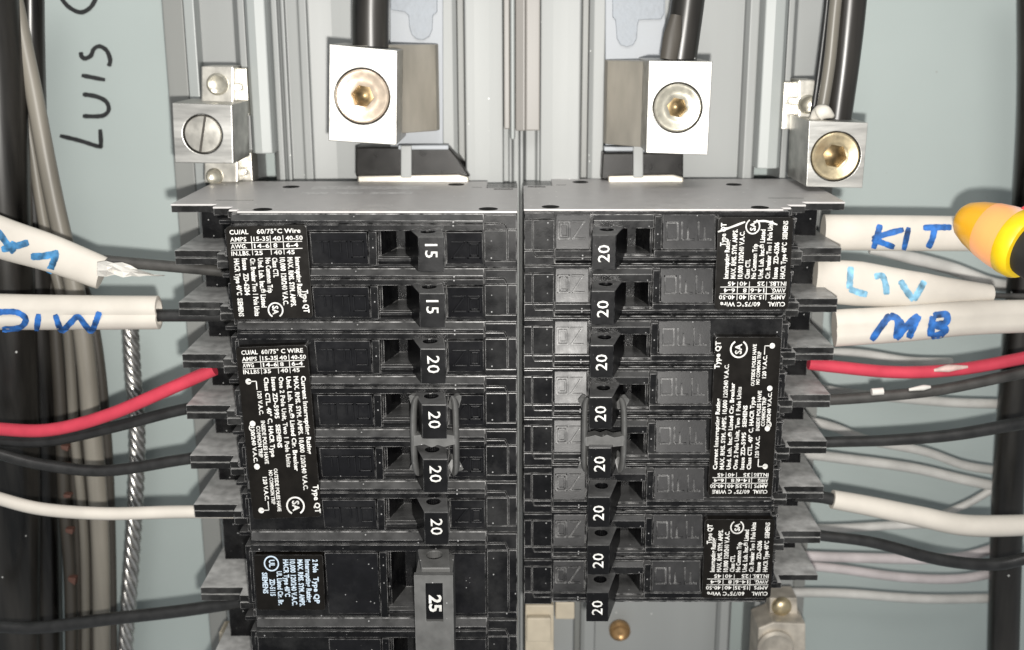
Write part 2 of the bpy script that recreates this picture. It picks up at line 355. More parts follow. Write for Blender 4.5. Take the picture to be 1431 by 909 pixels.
strip('groove', [(640.5, 68), (650, 68)], M['frame_dark'])
strip('bus_cover', [(650.5, 60), (652, 59), (664, 59.3), (684, 59.6), (703, 60)], M['frame'])
strip('centre_well', [(703.5, 66), (711, 66), (711.5, 63), (715, 63), (718, 66), (725, 66), (727, 62.5), (731, 62.5), (733, 66), (735, 64), (748, 64), (751, 62.5), (754.5, 62.5)], M['frame'])
strip('bus_cover', [(755, 60), (772, 59.6), (792, 59.3), (809, 59), (811, 60)], M['frame'])
strip('groove', [(811.5, 68), (821, 68)], M['frame_dark'])
strip('channel', [(821.5, 63), (828, 62), (843, 62), (844, 70), (990, 70), (1032, 70), (1034, 66), (1040, 64), (1052, 64), (1056, 66)], M['frame'])
strip('flange_web', [(1092, 66), (1100, 66), (1104, 73), (1150, 73)], M['frame'])
strip('side_flange', [(1150.6, 72), (1168, 72)], M['frame_dark'])
def railz(py, Y): return at(727, py, Y).z
strip('rail', [(352.5, 60), (356, 58), (366, 57.5), (380, 58), (384, 60)], M['rail'], zb=railz(215, 58))
strip('rail', [(1056.5, 60), (1060, 58), (1074, 57.5), (1087, 58), (1091, 60)], M['rail'], zb=railz(236, 58))
strip('rail', [(713, 57), (714.5, 55.6), (718.5, 55.6), (720, 57)], M['rail'], zb=railz(195, 56))
strip('rail', [(704.5, 58.2), (712.6, 58.2)], M['rail_warm'], zb=railz(181, 58))
strip('rail', [(720.5, 57.6), (733, 57), (735, 58), (754, 58)], M['rail_warm'], zb=railz(183, 58))

# ---- main lugs with their cables
def px_poly(pts, Y): return [(lambda p: (p.x, p.z))(at(x, y, Y)) for x, y in pts]
def hex_screw(par, c, r, m, depth=3.0, hexr=0.42, tilt=0.2):
    def rim(bm):
        lathe(bm, c, (0, -1, 0), [(r * 1.02, -1.0), (r, 0.35), (r * 0.93, 0.6), (r * 0.80, 0.35), (r * 0.62, 0.1), (r * hexr * 1.08, -0.35)], n=36)
    # the rim is an open ring with a hexagonal well behind it
    bm = bmesh.new(); C = Vector(c); n = 36; prof = [(r * 1.03, -1.0), (r * 1.0, 0.25), (r * 0.94, 0.5), (r * 0.84, 0.4), (r * 0.74, 0.1), (r * 0.6, 0.0), (r * hexr * 1.12, -0.15)]
    rings = [[bm.verts.new(C + Vector((q * math.cos(2 * math.pi * i / n), -h, q * math.sin(2 * math.pi * i / n)))) for i in range(n)] for q, h in prof]
    def hexpt(i, q, h):
        t = 2 * math.pi * i / n + tilt; k = math.pi / 3; d = q * math.cos(k / 2) / math.cos((t % k) - k / 2); t -= tilt
        return C + Vector((d * math.cos(t), -h, d * math.sin(t)))
    rings.append([bm.verts.new(hexpt(i, r * hexr * 1.04, -0.4)) for i in range(n)])
    rings.append([bm.verts.new(hexpt(i, r * hexr, -depth)) for i in range(n)])
    rings.append([bm.verts.new(C + Vector((r * 0.2 * math.cos(2 * math.pi * i / n), depth * 0.8, r * 0.2 * math.sin(2 * math.pi * i / n)))) for i in range(n)])
    for a, b in zip(rings, rings[1:]):
        for i in range(n):
            j = (i + 1) % n; bm.faces.new((a[i], a[j], b[j], b[i]))
    bm.faces.new(rings[-1])
    o = obj('set_screw', mesh('set_screw', bm, m, smooth=35), par)
    def well(b2):
        lathe(b2, C + Vector((0, depth * 0.75, 0)), (0, -1, 0), [(r * hexr * 0.97, -0.3), (r * hexr * 0.97, 0.0), (r * hexr * 0.5, 0.2), (r * 0.12, 0.5)], n=24)
    mk('socket', well, M['socket'], o, smooth=40)
    return o
def block_with_bore(bm, front, Y0, back, Y1, c, r, n=36):
    """a lug block: front polygon with a round bore round c, joined to the back polygon; bore 4 mm deep"""
    A = [bm.verts.new((x, Y0, z)) for x, z in front]; B = [bm.verts.new((x, Y1, z)) for x, z in back]
    k = len(A); cx, cz = c
    ringv = [bm.verts.new((cx + r * math.cos(2 * math.pi * i / n), Y0, cz + r * math.sin(2 * math.pi * i / n))) for i in range(n)]
    deep = [bm.verts.new((v.co.x, Y0 + 4.0, v.co.z)) for v in ringv]
    ang = lambda v: math.atan2(v.co.z - cz, v.co.x - cx) % (2 * math.pi)
    Asort = sorted(A, key=ang)
    near = [min(range(k), key=lambda q: (Asort[q].co - v.co).length) for v in ringv]
    for i in range(n):
        j = (i + 1) % n; a, b = near[i], near[j]
        if a == b: bm.faces.new((Asort[a], ringv[i], ringv[j]))
        else: bm.faces.new((Asort[a], ringv[i], ringv[j], Asort[b]))
        bm.faces.new((ringv[j], ringv[i], deep[i], deep[j]))
    bm.faces.new(deep)
    bm.faces.new(B)
    for i in range(k):
        j = (i + 1) % k; bm.faces.new((A[i], A[j], B[j], B[i]))
def main_lug(side, fr, inner, scr, rpx, smat, label, Y0=32.0, Y1=58.0):
    lug = thing('terminal_lug', label, 'terminal lug', 'main wire lugs above the breakers')
    f = px_poly(fr, Y0); zt = max(p[1] for p in f); zb = min(p[1] for p in f)
    xi = at(inner, 130, Y1).x
    idx = max(range(4), key=lambda i: f[i][0] * side)       # inner corners go back slanted
    xs = sorted(range(4), key=lambda i: f[i][0] * -side)[:2]
    bk = [((xi if i not in xs else f[i][0]), f[i][1]) for i in range(4)]
    c = at(scr[0], scr[1], Y0); r = rpx * mpp(scr[1], Y0)
    mk('lug_body', lambda bm: block_with_bore(bm, f, Y0, f, Y1, (c.x, c.z), r * 1.06), M['alu'], lug, bevel=0.18)
    fi = [f[i] for i in range(4) if i not in xs]; xo = max(p[0] * side for p in fi) * side
    za, zb_ = max(p[1] for p in fi), min(p[1] for p in fi)
    mk('lug_flange', lambda bm: prism(bm, [(xo + 0.05 * side, Y0 + 1.0), (xo + 1.4 * side, Y0 + 1.6), (xi, Y1 - 3), (xi + 0.6 * side, Y1), (xo + 0.05 * side, Y1)], 'z', za - 0.4, zb_ + 0.5), M['tang'], lug, bevel=0.3)
    hex_screw(lug, (c.x, Y0 + 0.4, c.z), r, smat)
    return lug
main_lug(1, [(460, 62), (555, 71), (554, 203), (459, 197)], 611, (506, 135), 37, M['pinkbrass'], 'silver main lug with a pinkish copper screw under the scraped black cable')
main_lug(-1, [(907, 85), (996, 86), (989, 217), (903, 214)], 847, (947, 151), 33, M['nickel'], 'silver main lug with a nickel hex screw under the peeling black cable')

# bright bus straps, stamped plates and insulators behind the lugs
for (xa, xb, sx, name_lab, st) in ((545, 619, 588, 'beside the pinkish copper screw lug', [(546, -40), (611, -40), (611, 17), (607, 20), (605, 22), (604, 42), (600, 51), (592, 56), (582, 55), (575, 48), (572, 38), (571, 22), (566, 17), (546, 14)]),
                                   (846, 930, 876, 'beside the nickel screw lug', [(856, -40), (929, -40), (928, 20), (924, 27), (893, 28), (891, 36), (890, 54), (885, 63), (876, 66), (867, 63), (862, 54), (861, 38), (860, 28), (856, 24)])):
    b = thing('bus_strap', 'pale metal bus strap with a keyhole shaped stamping ' + name_lab, 'bus strap', 'bus straps behind the lugs')
    mk('strap_plate', lambda bm: prism(bm, px_poly([(xa, -60), (xb, -60), (xb, 222), (xa, 222)], 61), 'y', 61, 69), M['strap'], b, bevel=0.3)
    mk('stamping', lambda bm: prism(bm, px_poly(st, 60.5), 'y', 60.3, 61.3), M['stamp'], b, bevel=0.2)
for (pts, ledge, tabx, lab, tw) in (([(497, 206), (627, 206), (640, 222), (657, 247), (497, 247)], (500, 655), 560, 'black insulator block under the pinkish copper screw lug', 15),
                               ([(842, 214), (955, 214), (955, 251), (840, 251)], (850, 955), 885, 'black insulator block under the nickel screw lug', 14)):
    b = thing('insulator_block', lab, 'insulator', 'insulators under the lugs')
    mk('block', lambda bm: prism(bm, px_poly(pts, 56), 'y', 56, 72), M['label'], b, bevel=0.4)
    mk('clip', lambda bm: prism(bm, px_poly([(tabx, 204), (tabx + tw, 204), (tabx + tw, 249), (tabx, 249)], 53), 'y', 53, 55.6), M['frame'], b, bevel=0.3)
    mk('solder_edge', lambda bm: prism(bm, px_poly([(ledge[0], 246), (ledge[1] - 14, 244), (ledge[1], 248), (ledge[1], 256), (ledge[0], 256)], 54), 'y', 53.4, 55.8), M['tang'], b, bevel=0.4)
    y0 = 203 if tabx < 700 else 205
    mk('upper_edge', lambda bm: prism(bm, px_poly([(pts[0][0] + (60 if tabx < 700 else 2), y0), (pts[1][0] - (0 if tabx < 700 else 70), y0), (pts[1][0] - (0 if tabx < 700 else 70), y0 + 6), (pts[0][0] + (60 if tabx < 700 else 2), y0 + 6)], 55), 'y', 54, 58), M['strap'], b, bevel=0.3)

# ---- wires and cables
def pxpath(pts, Y=None, k=7):
    return smoothpath([at(p[0], p[1], p[2] if len(p) > 2 else Y) for p in pts], k)
def wire(name, pts, Y, rpx, m, label=None, cat='wire', group=None, n=14, parent=None, flat=None):
    path = pxpath([p if i in (0, len(pts) - 1) else (p[0] + random.uniform(-2, 2), p[1] + random.uniform(-1.2, 1.2), *p[2:]) for i, p in enumerate(pts)], Y); r = [q * mpp(450, Y) for q in rpx] if isinstance(rpx, (list, tuple)) else rpx * mpp(450, Y)
    o = mk(name, lambda bm: tube(bm, path, r, n, flat=flat), m, parent, smooth=60)
    if label: tag(o, label, cat, group)
    return o
wire('power_cable', [(523, -60), (520, 0), (518, 76)], 45, 24, M['cable'], 'thick scraped black cable entering the lug with the pinkish copper screw', 'cable', 'main cables', 20)
pcable = [o for o in S.objects if o.name == 'power_cable'][0]
def flakes(bm):
    for k in range(9):
        x, y = 498 + 9 * random.random() + 2, -6 + 8 * k + 4 * random.random(); a = at(x, y, 45 - 0.1951 * math.sqrt(max(1, 24.5 ** 2 - (x - 520.5) ** 2)))
        tube(bm, [a, a + Vector((random.uniform(-.6, .6), 0.1, -random.uniform(.8, 2.2)))], [0.5, 0.2], 6)
mk('scraped_flake', flakes, M['tan_cable'], pcable, smooth=60)
c = wire('power_cable', [(967, -60), (962, 0), (949, 92)], 45, 22, M['cable'], 'thick black cable with peeling olive jacket entering the nickel screw lug', 'cable', 'main cables', 20)
mk('peeling_jacket', lambda bm: tube(bm, pxpath([(945, 22, 41), (940, 50, 40), (934, 84, 39)]), [1.6, 2.4, 2.2], 10, flat=1.2), M['brown_cable'], c, smooth=60)
wire('neutral_cable', [(1192, -60), (1186, 10), (1178, 90), (1169, 172)], 46, [22, 21, 19], M['cable'], 'black neutral cable entering the lug with the brass socket screw', 'cable', 'main cables', 20)
wire('ground_wire', [(1175, -60), (1168, 10), (1157, 90), (1147, 166)], 42, 8, M['tan_cable'], 'flat beige conductor beside the black neutral cable', 'wire')
wire('thin_wire', [(1161, -60), (1154, 10), (1145, 90), (1136, 160)], 47, 4, M['black_wire'], 'thin black wire along the beige conductor by the neutral cable', 'wire')

# ---- neutral lugs
def neutral(label, fr, Y0, Y1, scr, rpx, smat, slot=False):
    t = thing('neutral_lug', label, 'terminal lug', 'neutral lugs beside the chassis')
    f = px_poly(fr, Y0); c = at(scr[0], scr[1], Y0); r = rpx * mpp(scr[1], Y0)
    mk('lug_body', lambda bm: block_with_bore(bm, f, Y0, f, Y1, (c.x, c.z), r * 1.07), M['alu'], t, bevel=0.25)
    if slot:
        def sc(bm):
            lathe(bm, (c.x, Y0 + 2.5, c.z), (0, -1, 0), [(r, 0), (r, 1.9), (r * 0.95, 2.2), (r * 0.4, 2.3)], n=36)
        sl = mk('slotted_screw', sc, M['alu_dull'], t, smooth=30)
        d = Vector((math.cos(R(78)), 0, math.sin(R(78)))) * r * 0.97; e = Vector((-math.sin(R(78)), 0, math.cos(R(78)))) * 0.32
        q = [Vector((c.x, 0, c.z)) + d * a_ + e * b_ for a_, b_ in ((-1, -1), (1, -1), (1, 1), (-1, 1))]
        mk('slot', lambda bm: hexa(bm, [(v.x, Y0 + 0.1, v.z) for v in q], [(v.x, Y0 + 1.5, v.z) for v in q]), M['brown_cable'], sl)
    else:
        hex_screw(t, (c.x, Y0 + 0.4, c.z), r, smat, hexr=0.5)
    return t
neutral('square silver neutral lug with a large slotted screw', [(240, 144), (324, 147), (326, 229), (244, 228)], 38, 57, (283, 188), 26, M['nickel'], True)
nl = neutral('square silver neutral lug with a gold hex screw', [(1131, 169), (1213, 172), (1205, 263), (1127, 261)], 34, 56, (1168, 219), 33, M['brass'])
tag(mk('putty_blob', lambda bm: (tube(bm, pxpath([(1133, 168, 40), (1142, 160, 40), (1152, 157, 39), (1165, 163, 39)], k=5), [0.5, 1.6, 2.2, 1.8, 0.5], 10)), M['putty'], smooth=60),
    'small lump of whitish putty on top of the gold screw lug', 'putty')
def small_connector(label, x0, x1, y0, y1, sc, rp, side_x):
    t = thing('bonding_connector', label, 'connector', 'small connectors on the neutral bar')
    mk('connector_plate', lambda bm: prism(bm, px_poly([(x0, y0), (x1, y0), (x1, y1), (x0, y1)], 50), 'y', 50, 60), M['alu_dull'], t, bevel=0.4)
    p = at(sc[0], sc[1], 50)
    def s(bm):
        lathe(bm, (p.x, 50.2, p.z), (0, -1, 0), [(rp, -0.1), (rp, 0.5), (rp * 0.8, 1.0), (rp * 0.55, 0.6), (rp * 0.3, 0.4)], n=20)
    mk('screw', s, M['nickel'], t, smooth=30)
    q = at(side_x, (y0 + y1) / 2, 54)
    mk('side_bolt', lambda bm: (cyl(bm, (q.x, 60, q.z), (0, -1, 0), 1.1, 6, 14), box(bm, q.x - 1.7, q.x + 1.7, 58, 66, q.z - 8, q.z + 5)), M['alu_dull'], t, bevel=0.2)
small_connector('small tarnished connector above the slotted screw lug', 281, 326, 93, 152, (304, 118), 3.0, 332)
small_connector('small tarnished connector showing under the slotted screw lug', 285, 332, 226, 256, (300, 247), 2.4, 339)
small_connector('small tarnished connector behind the gold screw lug', 1116, 1140, 112, 172, (1128, 146), 2.6, 1108)

# left cable bundle
BG = 'cables bundled along the back wall'
wire('jacketed_cable', [(-22, -60), (-8, 100), (6, 300), (14, 480), (20, 700), (22, 990)], 50, [40, 38, 36, 34], M['cable'], 'thickest dark jacketed cable at the outer edge of the bundle', 'cable', BG, 24)
wire('jacketed_cable', [(42, -60), (43, 100), (46, 300), (56, 480), (62, 700), (66, 990)], 60, [17, 20, 24, 24], M['cable'], 'second dark cable behind the beige one running straight down', 'cable', BG, 20)
wire('jacketed_cable', [(8, -60), (22, 0), (44, 120), (76, 280), (112, 450), (128, 600), (139, 760), (143, 990)], 52, [10, 11, 13, 14, 12], M['tan_cable'], 'wide pale beige cable sloping across the dark cables', 'cable', BG, 18)
wire('jacketed_cable', [(14, 40), (40, 180), (62, 320), (92, 450), (104, 600), (116, 760), (120, 990)], 56, [8, 8, 7, 6], M['tan_cable'], 'narrow beige cable between the taupe cables', 'cable', BG)
wire('jacketed_cable', [(18, 60), (50, 180), (76, 320), (104, 450), (116, 600), (128, 760), (131, 990)], 60, [9, 9, 9, 9], M['brown_cable'], 'grimy taupe cable tucked between two beige ones', 'cable', BG)
wire('jacketed_cable', [(0, 60), (30, 200), (52, 330), (80, 450), (96, 600), (106, 760), (109, 990)], 60, [9, 9, 8, 6], M['brown_cable'], 'grimy taupe cable next to the dark jackets', 'cable', BG)
wire('jacketed_cable', [(60, 240), (92, 330), (130, 450), (147, 600), (155, 760), (158, 990)], 66, [7, 8, 8, 7], M['brown_cable'], 'thin taupe cable against the wall beyond the pale beige one', 'cable', BG)
pc = wire('printed_cable', [(76, 440), (82, 560), (90, 700), (97, 820), (100, 990)], 57, 9, M['brown_cable'], 'brown cable carrying worn red and orange print', 'cable', BG)
def redmarks(bm):
    for i, y in enumerate((606, 622, 648, 690, 738, 806)):
        x = 79 + (y - 500) * 0.055
        prism(bm, px_poly([(x, y), (x + 11, y + 1), (x + 10, y + 5 + 3 * (i % 3)), (x + 1, y + 5)], 54.4), 'y', 53.6, 56)
mk('red_print', redmarks, M['ink_red'], pc, bevel=0.2)
def braid(bm):
    P = pxpath([(181, 430), (186, 520), (192, 600), (190, 690), (184, 790), (176, 900), (172, 990)], 68, 14)
    for s in range(5):
        q = []
        for i, p in enumerate(P):
            a = i * 0.62 + 2 * math.pi * s / 5; q.append(p + Vector((math.cos(a), math.sin(a), 0)) * 1.55)
        tube(bm, q, 1.05, 8)
tag(mk('ground_strand', braid, M['bare'], smooth=60), 'twisted bare tinned ground strand hanging beside the cable bundle', 'wire')

# sheathed cable ends with handwriting
def sheath(label, pts, Y, half, thick, hollow, marks, ink, mw, m='cream'):
    path = pxpath(pts, Y, 8); m0 = mpp(400, Y); a = [h * m0 for h in half]
    o = mk('cable_sheath', lambda bm: tube(bm, path, a, 24, flat=thick, hollow=hollow, crease=('square' in label or 'bold' in label)), M[m], smooth=50)
    tag(o, label, 'cable', 'sheathed cables with blue handwriting')
    def surf(px, py):
        yy = Y - thick
        for _ in range(5):
            P = at(px, py, yy)
            i = min(range(len(path)), key=lambda q: abs(path[q].x - P.x))
            j = min(max(i + (1 if (path[min(i + 1, len(path) - 1)].x - path[i].x) * (P.x - path[i].x) > 0 else -1), 0), len(path) - 1)
            t = 0 if i == j or abs(path[j].x - path[i].x) < 1e-6 else (P.x - path[i].x) / (path[j].x - path[i].x)
            zc = path[i].z + (path[j].z - path[i].z) * t; aa = interp(a, min(max((i + t * (j - i)) / (len(path) - 1), 0), 1))
            u = min(0.985, abs((P.z - zc) / aa)); yy = Y - thick * math.sqrt(1 - u * u) - 0.12
        return at(px, py, yy)
    def ms(bm):
        for st in marks: ribbon(bm, st, mw, surf, 6)
    mk('marker_writing', ms, M[ink], o)
    return o
sheath('cream cable end with a torn tip and sideways blue letters', [(-60, 306), (0, 332), (70, 354), (143, 382)], 26, [30, 30, 27, 24], 3.0, 0,
       [[(-4, 322), (12, 344), (20, 353)], [(2, 349), (20, 345), (40, 339)], [(20, 338), (14, 352)], [(43, 359), (62, 358), (82, 353)], [(79, 354), (74, 368), (68, 382)]], 'ink_mid', 9.5)
def torn(bm):
    prng = random.Random(3)
    top = [(136, 367), (148, 365), (158, 368), (170, 367), (182, 371), (192, 377), (205, 381), (214, 384), (228, 385)]
    low = [(136, 386), (148, 387), (160, 384), (172, 388), (184, 386), (194, 387), (206, 385.5), (216, 386.5), (230, 386)]
    rows = []
    for (xa, ya), (xb, yb) in zip(top, low):
        rows.append([at(xa + (xb - xa) * t, ya + (yb - ya) * t, 21.5 + prng.uniform(-1.3, 1.3) - 0.8 * math.sin(3.1 * t)) for t in (0, 0.3, 0.6, 1)])
    F_ = [[bm.verts.new(p) for p in q] for q in rows]; B_ = [[bm.verts.new(p + Vector((0, 0.35, 0))) for p in q] for q in rows]
    for G, f in ((F_, 1), (B_, -1)):
        for a, b in zip(G, G[1:]):
            for k in range(3): bm.faces.new((a[k], a[k + 1], b[k + 1], b[k])[::f])
    edge = lambda G: [q[0] for q in G] + G[-1][1:] + [q[-1] for q in G[-2::-1]] + G[0][2:0:-1]
    a, b = edge(F_), edge(B_)
    for k in range(len(a)): bm.faces.new((a[k], a[(k + 1) % len(a)], b[(k + 1) % len(a)], b[k]))
tag(mk('paper_filler', torn, M['paper']), 'torn white paper strip sticking out of the cable end with sideways letters', 'paper strip')
sheath('cream cable end with upside-down dark blue letters, cut square', [(-60, 434), (0, 436), (100, 437), (222, 437)], 24, [27, 26, 25, 24], 3.4, -1,
       [[(-4, 437), (8, 436), (24, 437), (36, 446), (28, 458), (3, 461)], [(54, 439), (51, 463)], [(77, 440), (86, 462), (98, 452), (109, 443), (120, 456), (128, 463), (134, 450), (139, 436)]], 'ink_blue', 8.5)
sheath('upper cream cable with a three letter kitchen mark in strong blue', [(1150, 325), (1250, 326), (1350, 327), (1445, 328), (1500, 330)], 36, [25, 25, 24, 24], 3.0, 0,
       [[(1230, 314), (1226, 330), (1220.7, 348)], [(1263, 321), (1240, 327), (1219, 334)], [(1219, 334), (1234, 340), (1250, 346)], [(1270, 318), (1263, 350)], [(1290, 318.5), (1310, 318), (1330, 318)], [(1306, 320), (1303, 334), (1297, 347)], [(1353, 343), (1362, 349)]], 'ink_blue', 8.5)
sheath('middle cream cable with faded pale blue letters, narrowing to a cut end', [(1138, 393), (1200, 397), (1290, 407), (1385, 410)], 33, [31, 32, 26, 12], 2.8, 0,
       [[(1189, 373), (1188, 390), (1187, 404)], [(1187, 404), (1200, 409), (1212, 412)], [(1222, 387), (1233, 386), (1238, 400), (1239, 412)], [(1258, 392), (1267, 407), (1277, 420)], [(1277, 420), (1285, 406), (1292, 393)]], 'ink_pale', 9)
sheath('lower cream cable with two bold blue letters under the faded one', [(1166, 459), (1260, 453), (1350, 445), (1445, 442), (1500, 442)], 30, [27, 26, 24, 23], 3.0, 0,
       [[(1218, 476), (1231, 457), (1244, 440)], [(1243, 441), (1255, 448), (1252, 474)], [(1252, 474), (1268, 455), (1284, 441)], [(1284, 441), (1276, 458), (1270, 473)], [(1258, 447), (1262, 466)], [(1304, 442), (1302, 456), (1300, 471)], [(1304, 441), (1322, 440), (1322, 451), (1306, 455)], [(1306, 455), (1321, 460), (1314, 468), (1301, 470)]], 'ink_blue', 10)

LW, RW = 'wires on the left terminals', 'wires on the right terminals'
GW = 'wires running to the breaker terminals'
wire('hot_wire', [(140, 364), (220, 370), (300, 379), (350, 384)], 27, 8, M['grey_wire'], 'grey-black wire from the torn cable end to the 15 amp breaker', 'wire', GW)
wire('hot_wire', [(214, 441), (270, 441), (350, 441)], 25, 9, M['black_wire'], 'short black wire from the square-cut cable end with upside-down letters', 'wire', GW)
wire('red_wire', [(300, 516), (240, 541), (150, 580), (70, 601), (0, 601), (-60, 592)], 22, 9.5, M['red_wire'], 'red wire curving from the 20 amp four-pole breaker over the cable bundle', 'wire', GW)
wire('hot_wire', [(320, 563), (250, 574), (160, 596), (70, 617), (0, 616), (-60, 610)], 27, 8.5, M['black_wire'], 'black wire just under the red one over the bundle', 'wire', GW)
wire('hot_wire', [(325, 632), (250, 644), (150, 658), (60, 650), (0, 634), (-60, 616)], 25, 8.5, M['black_wire'], 'black wire sagging above the white wire over the bundle', 'wire', GW)
wire('neutral_wire', [(345, 716), (250, 716), (150, 717), (60, 711), (0, 698), (-60, 678)], 20, 9.5, M['cream'], 'thick white wire crossing the cable bundle', 'wire', GW)
wire('hot_wire', [(370, 836), (260, 852), (150, 866), (60, 877), (0, 876), (-60, 872)], 28, 9.5, M['black_wire'], 'shiny black wire leading to the 25 amp breaker', 'wire', GW)
r = wire('red_wire', [(1130, 508), (1165, 512), (1250, 521), (1340, 517), (1431, 500), (1500, 484)], 30, 9, M['red_wire'], 'red wire with a scraped whitish patch under the bold blue letters', 'wire', GW)
mk('scraped_patch', lambda bm: tube(bm, pxpath([(1305, 518, 28.6), (1325, 515, 28.3), (1352, 513, 28.6)], k=5), [0.4, 1.1, 0.4], 8), M['scrape'], r, smooth=60)
c = wire('hot_wire', [(1120, 560), (1165, 558), (1230, 554), (1320, 543), (1431, 520), (1500, 508)], 30, [8, 8, 8, 9], M['grey_wire'], 'grey-black wire with white flecks under the red wire', 'wire', GW)
mk('white_fleck', lambda bm: (tube(bm, pxpath([(1218, 548, 28.2), (1234, 547, 28.2)], k=3), 1.0, 8), tube(bm, pxpath([(1270, 545, 28.4), (1290, 542, 28.2), (1300, 541, 28.4)], k=3), [0.4, 0.8, 0.4], 8)), M['paper'], c, smooth=60)
wire('hot_wire', [(1110, 622), (1155, 619), (1240, 616), (1330, 608), (1431, 592), (1500, 582)], 30, [8, 8, 9, 10], M['black_wire'], 'black wire rising gently between two white wires', 'wire', GW)
c = wire('neutral_cable', [(1163, 698), (1210, 706), (1280, 722), (1350, 735), (1431, 735), (1500, 730)], 30, [14, 15, 16, 15], M['cream'], 'thick cream cable curving out of the four-pole breaker', 'cable')
wire('conductor_tip', [(1110, 692), (1150, 696), (1175, 701)], 30, 9, M['black_wire'], parent=c)
wire('hot_wire', [(1100, 742), (1150, 748), (1220, 758), (1310, 781), (1385, 790), (1431, 780), (1500, 760)], 30, [8, 8, 9, 9, 9], M['black_wire'], 'black wire dipping below the thick cream cable', 'wire', GW)
BW = 'thin white wires behind the breaker terminals'
for pts, rp, m, lab in (
    ([(1215, 350), (1260, 357), (1330, 376), (1390, 398), (1450, 403)], [5, 9, 9, 8], 'white_wire', 'thin white wire passing behind the upper and middle lettered cables'),
    ([(1130, 492), (1200, 494), (1270, 503), (1330, 506)], 6, 'white_wire', 'thin white wire just above the scraped red wire'),
    ([(1130, 540), (1180, 548), (1250, 556), (1330, 562), (1412, 565)], 7, 'white_wire', 'thin white wire under the grey-black flecked wire'),
    ([(1130, 588), (1165, 598), (1215, 616), (1290, 632), (1350, 650), (1412, 660)], 6.5, 'white_wire', 'thin white wire crossing behind the gently rising black wire'),
    ([(1120, 634), (1170, 640), (1270, 653), (1350, 672), (1412, 684)], 7.5, 'white_wire', 'thin white wire sloping down under the gently rising black wire'),
    ([(1310, 722), (1360, 700), (1412, 668)], 5.5, 'white_wire', 'thin white wire slanting up from behind the thick cream cable'),
    ([(1110, 738), (1170, 738), (1260, 734), (1320, 732)], 6.5, 'white_wire', 'thin white wire hidden under the thick cream cable'),
    ([(1100, 776), (1180, 778), (1290, 782), (1350, 778), (1402, 762)], 7.5, 'pinkwhite_wire', 'pinkish white wire under the dipping black wire'),
    ([(1100, 788), (1170, 796), (1260, 806), (1340, 808), (1402, 798)], 7, 'pinkwhite_wire', 'pinkish white wire second from the bottom'),
    ([(1090, 828), (1180, 830), (1290, 836), (1402, 836)], 7, 'white_wire', 'lowest thin white wire above the brass terminal screw')):
    wire('neutral_wire', pts, 66, rp, M[m], lab, 'wire', BW)
wire('vertical_cable', [(1446, -80), (1444, 150), (1436, 330), (1424, 480), (1412, 650), (1404, 800), (1400, 990)], 58, [22, 22, 22, 23], M['cable'], 'thick black cable hanging straight down at the edge of the wall', 'cable', None, 20)
wire('thin_wire', [(1375, 413), (1420, 414), (1500, 415)], 33, 4, M['grey_wire'], 'thin grey wire leaving the narrowed cable end', 'wire')

# orange tester
tester = thing('voltage_tester', 'yellow-orange tester tip with a glowing pink window and black grip', 'tester')
T0, T1 = at(1346, 305, 14), at(1440, 348, -2); AX = (T1 - T0).normalized(); TLEN = (T1 - T0).length
along(M['pink'], T0.x + TLEN * 0.26, T0.x + TLEN * 0.50, (0.90, 0.36, 0.06), (0.90, 0.70, 0.66))
along(M['yellow'], T0.x - 1, T0.x + TLEN * 0.40, (0.88, 0.44, 0.02), (0.90, 0.34, 0.025))
def rev(prof, sq=1.0):
    def f(bm):
        up = Vector((0, 1, 0)); up = (up - AX * up.dot(AX)).normalized(); s = AX.cross(up); rings = []
        for t, rz in prof:
            c0 = T0 + AX * (t * TLEN)
            rings.append([bm.verts.new(c0 + s * rz * math.cos(2 * math.pi * i / 28) + up * rz * sq * math.sin(2 * math.pi * i / 28)) for i in range(28)])
        for a, b in zip(rings, rings[1:]):
            for i in range(28):
                j = (i + 1) % 28; bm.faces.new((a[i], a[j], b[j], b[i]))
        bm.faces.new(rings[0]); bm.faces.new(rings[-1])
    return f
mk('tip', rev([(-0.04, 1.6), (-0.02, 3.2), (0.05, 4.5), (0.2, 5.8), (0.40, 6.9)]), M['yellow'], tester, smooth=50)
mk('glow_window', rev([(0.395, 6.85), (0.41, 7.0), (0.6, 7.7), (0.76, 8.0)]), M['pink'], tester, smooth=50)
mk('collar', rev([(0.755, 7.9), (0.77, 8.2), (0.92, 8.2), (0.97, 7.7), (0.975, 6.4)]), M['ring'], tester, smooth=50)
mk('grip', rev([(0.96, 6.4), (1.02, 6.7), (1.1, 6.9), (1.6, 8.0), (2.2, 8.6)]), M['rubber'], tester, smooth=50)
mk('button', lambda bm: cyl(bm, at(1432, 297, 2), (0, -1, 0.4), 1.4, 1.6, 16), M['red_lamp'], tester, bevel=0.3)

